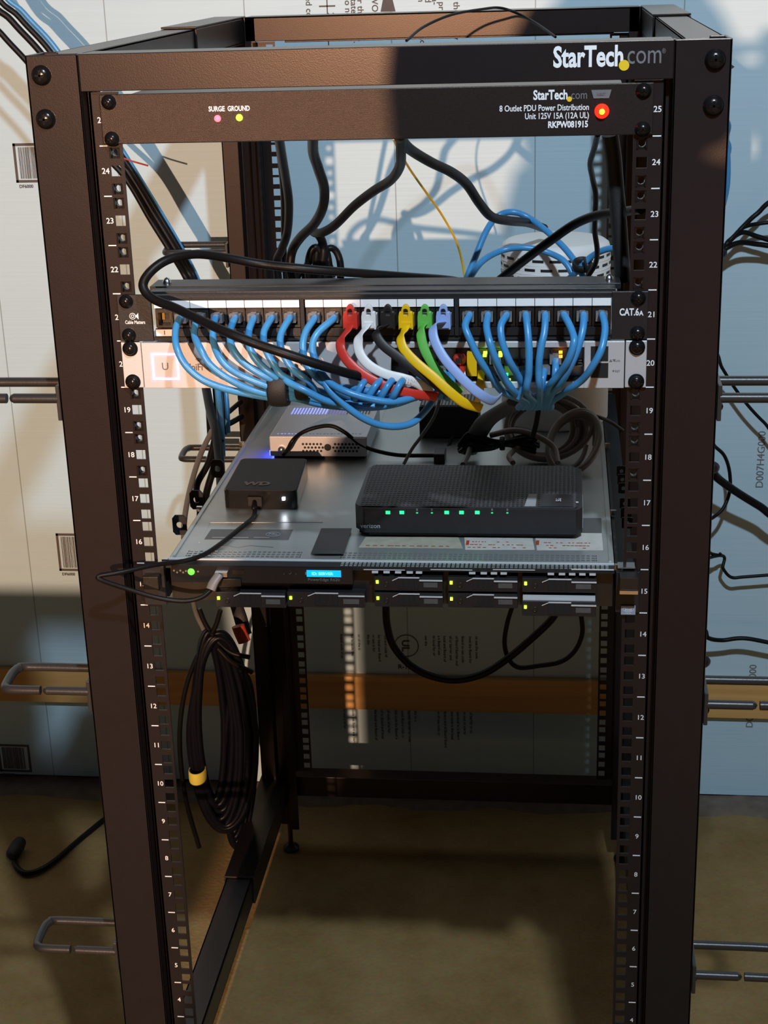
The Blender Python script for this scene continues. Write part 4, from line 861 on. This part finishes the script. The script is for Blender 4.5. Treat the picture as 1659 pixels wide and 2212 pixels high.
cable('thin_black_lead', path((1291, 290, .06), (1284, 320, .10), (1275, 352, .14), (1280, 385, .18), (1287, 420, .2), (1286, 460, .22), (1285, 500, .24), (1290, 540, .26), (1286, 570, .28), (1268, 600, .3)), .0028, 'rubber', 'thin black lead hanging at the right below the red lamp')
cable('black_cable', path((1318, 290, .05), (1325, 340, .055), (1330, 400, .06), (1336, 470, .06), (1341, 540, .06), (1346, 608, .06)), .0075, 'matte', 'thick black cord dropping along the right rail behind the front frame', 'power cord')
cable('yellow_wire', path((850, 300, .30), (862, 325, .35), (885, 365, .42), (920, 415, .50), (955, 465, .56), (985, 520, .6), (998, 565, .62), (1006, 612, .62)), .0014, 'yellow', 'thin yellow wire curving down behind the rack opening', 'wire')
cable('blue_riser_cable', path((1003, 612, .36), (1025, 560, .38), (1050, 500, .40), (1075, 467, .42), (1108, 458, .42), (1145, 472, .42), (1195, 512, .40), (1235, 555, .38), (1268, 612, .36)), .0036, 'blue', 'blue cable making the taller arch in front of the white hub', group='blue cables arching before the white hub')
cable('blue_riser_cable', path((1008, 612, .34), (1040, 566, .36), (1085, 541, .38), (1135, 535, .38), (1185, 546, .38), (1222, 568, .37), (1245, 612, .36)), .0036, 'blue', 'blue cable making the lower arch in front of the white hub', group='blue cables arching before the white hub')
cable('blue_riser_cable', path((1340, 534, .34), (1305, 540, .35), (1275, 556, .36), (1255, 578, .36), (1225, 606, .36)), .0036, 'blue', 'blue cable coming from the right rail to the knot before the white hub', group='blue cables arching before the white hub')
t = tag(MB().tube([at(1258, 572, .36)+Vector((math.cos(a)*.010, math.sin(a)*.008, math.sin(a)*.004)) for a in [2*PI*k/10 for k in range(11)]], .004, 8, 2, r2=.0015, wdir=(0, 0, 1)).tube(path((1262, 556, .35), (1266, 575, .345), (1270, 606, .345)), .0015).build('cable_tie', 'matte', None, loc=at(1258, 572, .36)), 'black tie knotted round the blue cables before the white hub', 'cable tie')
cc = empty('hanging_cord_coil', at(695, 580, .38), 'small hanging coil of black cord below the S-shaped power cord', 'coiled cable')
for k, (px, py, ru, rv) in enumerate(((684, 590, .010, .030), (697, 590, .008, .032), (716, 584, .011, .026), (660, 606, .010, .012), (688, 600, .016, .024))):
    c = at(px, py, .38+.006*k); MB().tube([c+Vector((math.cos(a)*ru, .002*math.sin(2*a), math.sin(a)*rv)) for a in [2*PI*j/18 for j in range(19)]], .0042, 8, 2).build('loop', 'rubber', cc)
for i, (pts, lb) in enumerate(((((878, 88, .40), (915, 58, .45), (975, 32, .5), (1040, 20, .55), (1080, 17, .58), (1120, 30, .58), (1160, 52, .55), (1200, 80, .5)), 'thin black wire arching over the rack top near the rear beam'),)):
    cable('arched_wire', path(*pts), .0016, 'rubber', lb, 'wire')
cable('bare_wire_end', path((262, 340, .78), (285, 348, .78), (320, 358, .78)), .0012, 'strap', 'short brown wire tail poking out of the cable bundle at upper left', 'wire')

# ------------------------------------------------------------------ cable bundle falling from the upper left
bl = [((-60, -60), (20, 40), (90, 118), (200, 262), (280, 372), (340, 470), (385, 545), (420, 612), (455, 720), (470, 850), (475, 940))]
specs = [(-26, 34, 'rubber', .0042, 'black cable leftmost in the bundle entering at the upper left corner'), (-4, 6, 'rubber', .0046, 'black cable second from the left in the upper left bundle'),
         (12, -2, 'rubber', .004, 'dark cable third in the upper left bundle'), (22, -12, 'blue', .0036, 'blue cable topmost in the upper left bundle'), (4, -10, 'blue', .0032, 'blue cable hidden between the black ones at upper left')]
for i, (ox, oy, m, r, lb) in enumerate(specs):
    k = [1, 1, 1, .85, .55, .55, .5, .45, .5, .8, .8]
    P = []
    for j, (a, c_) in enumerate(bl[0]):
        kk = k[j]; P.append(at(a+ox*kk+(10 if j < 3 else 0), c_+oy*kk*(1 if j < 4 else .3), .80+.006*i if j < 8 else .70-.03*(j-8)))
    P = [P[0]+Vector((-.30, .05, .75)), P[0]+Vector((-.12, .02, .30))]+P
    cable('trunk_cable', P, r, m, lb, 'cable', 'cables dropping from the upper left')
# interior left cables beside the server
for pts, r, m, lb in (
   ([(445, 838, .66), (455, 890, .6), (466, 930, .55), (474, 990, .5), (478, 1050, .45)], .0062, 'rubber', 'thick black cable dropping below the left end of the switch'),
   ([(470, 838, .66), (474, 880, .62), (478, 930, .58), (480, 985, .56)], .0046, 'blue', 'blue cable dropping vertically left of the server'),
   ([(458, 930, .55), (432, 985, .52), (412, 1050, .48), (400, 1110, .44), (397, 1155, .42), (400, 1180, .5), (420, 1310, .6), (440, 1360, .62)], .0036, 'grey', 'grey cable bowing left outside the server slide rail'),
   ([(466, 940, .56), (450, 1000, .54), (425, 1050, .52), (432, 1100, .5), (428, 1150, .5)], .0044, 'rubber', 'black cable looping just inside the bowed grey one'),
   ([(478, 950, .57), (462, 1010, .55), (445, 1070, .53), (440, 1130, .5)], .0048, 'rubber', 'black cable nearest the slide rail bracket at left'),
   ([(520, 868, .76), (500, 885, .72), (484, 900, .70), (472, 925, .66)], .0036, 'rubber', 'upper black cable slanting in from the rear left post'),
   ([(522, 900, .76), (505, 910, .72), (482, 924, .70), (466, 950, .66)], .0040, 'rubber', 'lower black cable slanting in from the rear left post')):
    cable('side_cable', path(*pts), r, m, lb, 'cable', 'cables left of the server')
# lower left hanging coil
lc = empty('hanging_cable_coil', at(462, 1360, .62), 'long dark cable coil hanging inside the rack at lower left', 'coiled cable')
random.seed(21)
M['coilj'] = mat('dark_blue_black_jacket', (.004, .004, .008), .36, 0, .1, 300, .2, 60, spec=.18)
def longloop(cx, wid, top_, bot, d, tilt=0):
    P = []
    for k in range(17):
        a = 2*PI*k/16; s = math.sin(a); cyy = (top_+bot)/2; P.append(at(cx+math.cos(a)*wid*(1-.25*max(0, -s*0+s))+tilt*s*-1, cyy-math.sin(a)*(bot-top_)/2, d+.01*math.cos(a)))
    return P
for k in range(22):
    wq = 30+k*2.0+random.uniform(-3, 3)
    MB().tube(longloop(455+k*1.3+random.uniform(-3, 3), wq, 1372+random.uniform(-8, 8), 1730+k*3.6+random.uniform(-14, 14), .60+.006*(k % 4), random.uniform(4, 12)), .0052, 7, 4).build('strand', 'coilj', lc)
for k in range(8): MB().tube(longloop(500+k*3, 12+k*2.8, 1420+k*6, 1760+k*10, .62+.004*k, -10), .0044, 7, 4).build('strand', 'coilj', lc)
for pts in ([(430, 1315, .6), (445, 1350, .6), (470, 1385, .6), (500, 1410, .6), (540, 1420, .6)], [(476, 1318, .6), (462, 1360, .6), (425, 1420, .6), (398, 1500, .6), (388, 1600, .6), (400, 1720, .6), (430, 1830, .62)], [(470, 1400, .59), (500, 1430, .59), (545, 1452, .6)]):
    MB().tube(path(*pts), .0036).build('lead', 'rubber', lc)
part(MB().tube([at(427, 1672, .585)+Vector((math.cos(a)*.0118, math.sin(a)*.016, math.sin(a)*.001)) for a in [2*PI*k/14 for k in range(15)]], .0096, 10, 2, r2=.0012, wdir=(0, 0, 1)).build('tape_band', 'tape', lc), 'bright yellow tape band')
sl = tag(MB().tube(path((508, 1300, .70), (518, 1330, .70), (530, 1372, .69)), .010, 12, 6, r2=.004, wdir=(1, 0, -.3)).build('cable_sleeve', 'matte', None, loc=at(508, 1300, .70)), 'dark sleeve above the red wrap at lower left', 'cable sleeve')
tag(MB().tube(path((514, 1352, .675), (520, 1368, .675), (528, 1386, .675)), .0100, 12, 6, r2=.0062, wdir=(1, 0, -.3)).build('red_wrap', 'strap', None, loc=at(520, 1368, .675)), 'dull red wrap around cables near the rear left post', 'cable wrap')
# cables hanging under the server
cable('drooping_cable', path((833, 1300, .74), (836, 1350, .74), (850, 1396, .74), (885, 1436, .74), (930, 1460, .74), (985, 1469, .74), (1045, 1455, .74), (1100, 1420, .74), (1150, 1378, .74), (1190, 1340, .74), (1205, 1315, .74)), .0056, 'rubber', 'thick black cable drooping in a wide arc below the server')
cable('drooping_cable', path((1110, 1300, .76), (1096, 1345, .76), (1090, 1390, .76), (1100, 1425, .76), (1122, 1442, .76), (1165, 1438, .76), (1210, 1430, .76), (1240, 1408, .76), (1257, 1372, .76), (1256, 1335, .76), (1248, 1305, .76)), .0036, 'rubber', 'thinner black cable making a squarish loop below the server right side')

# ------------------------------------------------------------------ D-rings on the posts
M['ringm'] = mat('ring_black_steel', (.03, .028, .027), .35, 0, .1, 400, .15, 60)
def dring(sx, y, z, label, L_=.094, far=False):
    r = .0047; t = empty('cable_ring', (sx*.305, y, z), label, 'cable ring', 'cable rings on the rack posts')
    yc = y+.020; yb, yf = yc+.030, yc-.018; a = sx*.308; b_ = sx*(.305+L_)
    zf = z-.003
    MB().tube([(a, yb, z), (b_-sx*.012, yb, z), (b_-sx*.003, yb-.004, z), (b_, yb-.014, z), (b_, yf+.010, zf), (b_-sx*.004, yf+.002, zf), (b_-sx*.014, yf, zf), (b_-sx*.040, yf, zf)], r, 10, 4).build('wire_loop', 'ringm', t)
    MB().tube([(a, yf, zf), (b_-sx*.047, yf, zf)], r, 10, 1).lathe((b_-sx*.047, yf, zf), (sx, 0, 0), [(r, 0), (r*.7, .003), (.0004, .0045)], 12).build('wire_stub', 'ringm', t)
    x0, x1 = sorted((sx*.3055, sx*.3095)); MB().box(x0, x1, y-.002, y+.058, z-.024, z+.010).build('mount_plate', 'ringm', t, .0008)
    MB().lathe((sx*.3095, yf+.010, z-.014), (sx, 0, 0), [(.004, 0), (.003, .002), (.0003, .003)], 12).build('screw', 'screw', t)
zs = (.838, .530, .218)
nm = ('upper', 'middle', 'lower')
for i, z in enumerate(zs):
    dring(-1, 0, z-.002, nm[i]+' black cable ring on the front left post')
    dring(1, 0, z-.001, nm[i]+' black cable ring on the front right post')
    if i < 2: dring(-1, .78, z-.006, nm[i]+' black cable ring on the rear left post', .094)

# ------------------------------------------------------------------ cables at the right wall and floor
rc = [
 ([(1563, 255, .80), (1570, 300, .82), (1573, 350, .82), (1572, 395, .82), (1566, 430, .82), (1556, 465, .80)], .0034, 'blue', 'blue cable bowing out beside the upper right post'),
 ([(1566, 300, .84), (1568, 360, .84), (1564, 420, .84), (1556, 455, .82)], .0028, 'blue', 'second blue strand behind the bowed one at the upper right post'),
 ([(1540, 548, .92), (1572, 525, .93), (1605, 490, .94), (1635, 462, .95), (1690, 425, .95)], .0036, 'rubber', 'dark cable rising steepest to the right picture edge'),
 ([(1545, 545, .92), (1580, 515, .93), (1605, 492, .94), (1640, 483, .95), (1700, 478, .95)], .0030, 'rubber', 'dark cable second in the fan right of the post'),
 ([(1545, 548, .925), (1575, 520, .935), (1605, 502, .945), (1640, 512, .95), (1700, 525, .95)], .0036, 'rubber', 'dark cable third in the fan right of the post, dipping right'),
 ([(1548, 550, .92), (1570, 535, .93), (1600, 524, .94), (1640, 528, .95), (1700, 534, .95)], .0040, 'rubber', 'dark cable lowest in the fan right of the post'),
 ([(1535, 755, .93), (1560, 795, .94), (1585, 835, .95), (1615, 875, .95), (1650, 912, .95), (1700, 955, .95)], .0026, 'rubber', 'thin dark cable slanting behind the upper right ring'),
 ([(1522, 945, .90), (1545, 965, .92), (1565, 985, .93), (1576, 1020, .94), (1576, 1062, .94), (1562, 1098, .93), (1540, 1118, .92), (1515, 1132, .90)], .0028, 'rubber', 'black cable bowing out in a half circle right of the post'),
 ([(1520, 1005, .88), (1550, 1033, .90), (1590, 1062, .91), (1640, 1093, .92), (1700, 1128, .92)], .0062, 'rubber', 'thick glossy black cable leaving the right post downwards'),
 ([(1515, 1182, .92), (1535, 1195, .94), (1553, 1199, .95), (1557, 1195, .95)], .0026, 'rubber', 'short black cable end with a bead right of the post'),
 ([(1553, 1200, .955), (1562, 1228, .96), (1580, 1247, .96), (1610, 1246, .96), (1700, 1240, .96)], .0026, 'rubber', 'thin black cable kinking then running flat to the right'),
 ([(1512, 1360, .93), (1530, 1378, .94), (1560, 1383, .95), (1610, 1379, .95), (1700, 1394, .95)], .0036, 'rubber', 'dark cable wavering right just above the wooden strip')]
for pts, r, m, lb in rc:
    P = path(*pts); P = [Vector((.303, .81, P[0].z+.02))]+P   # leaves the rear right post
    if pts[-1][0] > 1650: e = P[-1]; P += [e+Vector((.12, 0, (e.z-P[-2].z)*.8)), Vector((e.x+.45, .975, e.z+.03)), Vector((e.x+.9, .98, e.z-.02))]
    elif pts[-1][0] < 1545: P.append(Vector((.303, .81, P[-1].z-.02)))
    cable('wall_cable', P, r, m, lb, 'cable', 'cables along the wall at right')
for px, py, y, r, lb in ((1560, 547, .92, .007, 'black tie knob on the cable fan right of the post'), (1541, 1010, .86, .009, 'round grey grommet beside the right post'), (1521, 1429, .93, .010, 'round black knob beside the right post above the wooden strip')):
    c = at(px, py, y); tag(MB().lathe(c, (.3, -1, 0), [(r*.5, -r*.7), (r, -r*.3), (r, r*.3), (r*.5, r*.7)], 16).build('cable_grommet', 'black', None, loc=c), lb, 'grommet')
cable('floor_cord', [atz(a, c_, FLOOR+.006) for a, c_ in ((262, 1740), (215, 1778), (170, 1815), (120, 1858), (85, 1880), (55, 1886), (36, 1872), (30, 1850))]+[atz(30, 1850, FLOOR+.012)], .0045, 'rubber', 'black cord curling on the dark floor at lower left')
c = atz(33, 1836, FLOOR+.014); tag(MB().lathe(c+Vector((0, -.02, 0)), (0, 1, 0), [(.006, 0), (.011, .006), (.012, .03), (.010, .045)], 16).build('cord_plug', 'matte', None, loc=c), 'black plug at the end of the floor cord', 'plug')

# ------------------------------------------------------------------ behind the camera: bench added to cast shade, and the photographer with their shadow
wb = empty('shade_bench', (-1.1, -2.05, FLOOR), 'unseen wooden bench added to shade the lower left wall', 'bench')
MB().box(-1.95, -.436, -2.35, -1.80, .79, .83).build('top', 'bench', wb, .003)
MB().box(-1.90, -.436, -2.30, -1.81, .50, .79).build('drawer_body', 'bench', wb, .003)
for k in range(3):
    x = -1.88+k*.48; d = MB().box(x, x+.45, -1.81, -1.795, .53, .77).build('drawer', 'bench', wb, .004); MB().tube([(x+.15, -1.795, .65), (x+.16, -1.77, .65), (x+.29, -1.77, .65), (x+.30, -1.795, .65)], .005, 8, 3).build('handle', 'darkm', d)
for x in (-1.88, -.50):
    for y in (-2.28, -1.87): MB().box(x, x+.05, y, y+.05, FLOOR, .50).build('leg', 'bench', wb, .003)

pe = empty('person', (-.04, -1.78, FLOOR), 'person in dark top and jeans standing, holding up a phone with both hands', 'person')
def skin_obj(name, nodes, edges, m, sub=2, root=0, parent=pe):
    me = bpy.data.meshes.new(name); me.from_pydata([n[0] for n in nodes], edges, []); me.materials.append(M[m])
    o = bpy.data.objects.new(name, me); COL.objects.link(o); o.parent = parent; o.location = -Vector(parent.location)
    sk = o.modifiers.new('skin', 'SKIN'); sk.use_smooth_shade = True; me.skin_vertices or None
    for i, n in enumerate(nodes):
        v = me.skin_vertices[0].data[i]; r = n[1]; v.radius = r if isinstance(r, tuple) else (r, r); v.use_root = (i == root)
    s = o.modifiers.new('sub', 'SUBSURF'); s.levels = sub; s.render_levels = sub; return o
def ensure_skin(o): pass
def body():
    N = [((-.04, -1.84, .72), (.125, .095)),   # 0 pelvis
         ((-.04, -1.85, .86), (.115, .085)), ((-.04, -1.86, 1.00), (.125, .090)), ((-.04, -1.85, 1.10), (.085, .07)), ((-.04, -1.80, 1.165), (.052, .055)), ((-.042, -1.775, 1.22), (.050, .055)),
         ((-.20, -1.84, 1.065), .050), ((-.235, -1.78, .90), .042), ((-.10, -1.56, .98), .032), ((.10, -1.45, 1.215), .024),
         ((.12, -1.84, 1.065), .050), ((.20, -1.78, .90), .042), ((.245, -1.56, .99), .032), ((.225, -1.445, 1.210), .024),
         ((-.13, -1.84, .64), (.085, .085)), ((-.14, -1.81, .30), .055), ((-.15, -1.85, -.07), .038), ((-.15, -1.82, -.125), .035), ((-.16, -1.70, -.132), .030),
         ((.05, -1.84, .64), (.085, .085)), ((.06, -1.81, .30), .055), ((.07, -1.85, -.07), .038), ((.07, -1.82, -.125), .035), ((.08, -1.70, -.132), .030)]
    E = [(0, 1), (1, 2), (2, 3), (3, 4), (4, 5), (2, 6), (6, 7), (7, 8), (8, 9), (2, 10), (10, 11), (11, 12), (12, 13), (0, 14), (14, 15), (15, 16), (16, 17), (17, 18), (0, 19), (19, 20), (20, 21), (21, 22), (22, 23)]
    return N, E
def make_skin(name, N, E, m, parent=pe, sub=2):
    me = bpy.data.meshes.new(name); me.from_pydata([Vector(n[0])-Vector(pe.location) for n in N], E, []); me.materials.append(M[m])
    o = bpy.data.objects.new(name, me); COL.objects.link(o)
    sk = o.modifiers.new('skin', 'SKIN'); sk.use_smooth_shade = True
    if not me.skin_vertices: 
        bpy.context.view_layer.objects.active = o
        bpy.ops.mesh.customdata_skin_add()
    for i, n in enumerate(N):
        v = me.skin_vertices[0].data[i]; r = n[1]; v.radius = r if isinstance(r, tuple) else (r, r); v.use_root = (i == 0)
    s = o.modifiers.new('sub', 'SUBSURF'); s.levels = sub; s.render_levels = sub
    bpy.context.view_layer.update()
    em_ = bpy.data.meshes.new_from_object(o.evaluated_get(bpy.context.evaluated_depsgraph_get())); bpy.data.objects.remove(o)
    em_.name = name; o = bpy.data.objects.new(name, em_); COL.objects.link(o); o.parent = parent
    for p in em_.polygons: p.use_smooth = True
    return o
N, E_ = body(); B = make_skin('body', N, E_, 'skin')
B.data.materials.append(M['shirt']); B.data.materials.append(M['jeans'])
for p in B.data.polygons:
    c = p.center; wz = c.z+pe.location.z; wy = c.y+pe.location.y
    p.material_index = 2 if wz < .74 else 1 if (wz < 1.15 and not (wy > -1.50)) else 0
b = MB()   # coat added over the body, flared to block the warm bulb
b_pr = [(1.250, -.147, .085, .075), (1.18, -.166, .165, .085), (1.12, -.200, .190, .10), (1.04, -.228, .21, .11), (.96, -.252, .22, .12), (.88, -.285, .23, .13), (.84, -.3065, .24, .14), (.66, -.3065, .25, .15), (.60, -.33, .26, .155), (.15, -.335, .28, .165)]
V = []; F = []; nn = 40
for z, xl, xr, ry in b_pr:
    for k in range(nn): a = 2*PI*k/nn; V.append(((xl+xr)/2+math.cos(a)*(xr-xl)/2, -1.83+math.sin(a)*ry*(1+.03*math.sin(9*a)), z))
for j in range(len(b_pr)-1):
    for k in range(nn): F.append((j*nn+k, j*nn+(k+1) % nn, (j+1)*nn+(k+1) % nn, (j+1)*nn+k))
b.add(V, F, True).build('coat', 'shirt', pe)
for P, rr in (([(-.165, -1.84, 1.055), (-.205, -1.80, .97), (-.235, -1.76, .89), (-.12, -1.62, .96), (-.01, -1.53, 1.05), (.080, -1.46, 1.150), (.094, -1.435, 1.205)], .036), ([(.10, -1.84, 1.06), (.17, -1.80, .97), (.215, -1.74, .90), (.25, -1.62, .97), (.26, -1.52, 1.06), (.242, -1.45, 1.150), (.226, -1.435, 1.195)], .040)):
    MB().tube(P, rr, 14, 8).build('sleeve', 'shirt', pe)  # sleeves added thick to close light gaps around the arms
# head with face, hair
hc = Vector((-.043, -1.755, 1.292)); b = MB(); V = []; F = []; nu, nv = 28, 20
for j in range(nv+1):
    ph = PI*j/nv
    for i in range(nu):
        a = 2*PI*i/nu; x, y, z = math.sin(ph)*math.cos(a), math.sin(ph)*math.sin(a), math.cos(ph)
        rx, ry, rz = .074, .090, .108
        if z < 0: rx *= 1+.28*z; ry *= 1+.12*z
        X, Y_, Z_ = x*rx, y*ry, z*rz
        if y > .6:
            fx = math.exp(-(X/.011)**2); Y_ += .020*fx*math.exp(-((Z_+.012)/.018)**2); Y_ += .005*math.exp(-(X/.022)**2)*math.exp(-((Z_+.045)/.008)**2)
            for e in (-.030, .030): Y_ -= .007*math.exp(-((X-e)/.013)**2)*math.exp(-((Z_-.008)/.009)**2)
        V.append(hc+Vector((X, Y_, Z_)))
for j in range(nv):
    for i in range(nu): F.append((j*nu+i, j*nu+(i+1) % nu, (j+1)*nu+(i+1) % nu, (j+1)*nu+i))
b.add(V, F, True)
for e in (-1, 1): b.lathe(hc+Vector((e*.072, -.005, -.005)), (e, .2, 0), [(.016, 0), (.020, .006), (.012, .012)], 12)
b.build('head', 'skin', pe)
b = MB()
for e in (-.030, .030): b.lathe(hc+Vector((e, .079, .008)), (0, 1, 0), [(.010, -.004), (.007, .004), (.001, .007)], 12)
b.build('eyes', 'white', pe)
b = MB(); V = []; F = []
for j in range(15):
    ph = PI*.98*j/14
    for i in range(nu):
        a = 2*PI*i/nu; x, y, z = math.sin(ph)*math.cos(a), math.sin(ph)*math.sin(a), math.cos(ph); q = 1.0
        X, Y_, Z_ = x*.099+.004, y*.100, z*.120
        if z < .45 and y > .35: X, Y_ = x*.070, min(Y_, .035)
        if z < 0: X = x*.099+.004; Z_ = z*.150
        V.append(hc+Vector((X, Y_-.012, Z_+.006)))
for j in range(14):
    for i in range(nu): F.append((j*nu+i, j*nu+(i+1) % nu, (j+1)*nu+(i+1) % nu, (j+1)*nu+i))
b.add(V, F, True).build('hair', 'hair', pe)
def hand(wx, wy, wz, side):   # palm + five bent fingers closing on the phone edge
    N = [((wx, wy, wz), (.022, .018)), ((wx+side*.004, wy+.012, wz+.045), (.030, .014)), ((wx+side*.002, wy+.018, wz+.075), (.032, .012))]; E = [(0, 1), (1, 2)]
    o = make_skin('hand', N, E, 'skin', sub=2)
    for k, (dz, ln) in enumerate(((.085, .062), (.065, .070), (.045, .066), (.027, .052))):
        bx0 = Vector((wx+side*.010, wy+.014, wz+dz)); P = [(bx0, .0088), (bx0+Vector((side*.012-side*.004, .012, .002)), .0084), (bx0+Vector((-side*ln*.30, .020, .004)), .0076), (bx0+Vector((-side*ln*.62, .012, .005)), .0066)]
        make_skin('finger', P, [(0, 1), (1, 2), (2, 3)], 'skin', parent=o, sub=1)
    bx0 = Vector((wx, wy+.002, wz+.028)); P = [(bx0, .0115), (bx0+Vector((-side*.010, -.012, .020)), .0105), (bx0+Vector((-side*.022, -.016, .042)), .0085)]
    make_skin('thumb', P, [(0, 1), (1, 2)], 'skin', parent=o, sub=1)
hand(.098, -1.425, 1.218, -1); hand(.224, -1.425, 1.200, 1)
ph = empty('mobile_phone', (.166, -1.400, 1.22), 'black phone held upright in front of the person', 'phone')
MB().box(.121, .204, -1.404, -1.396, 1.165, 1.325).build('case', 'gloss', ph, .003)
MB().box(.124, .201, -1.4050, -1.4041, 1.168, 1.322).build('screen', 'black', ph)
MB().lathe((.166, -1.396, 1.22), (0, 1, 0), [(.006, 0), (.006, .0012), (.004, .0016)], 16).build('lens', 'gloss', ph)
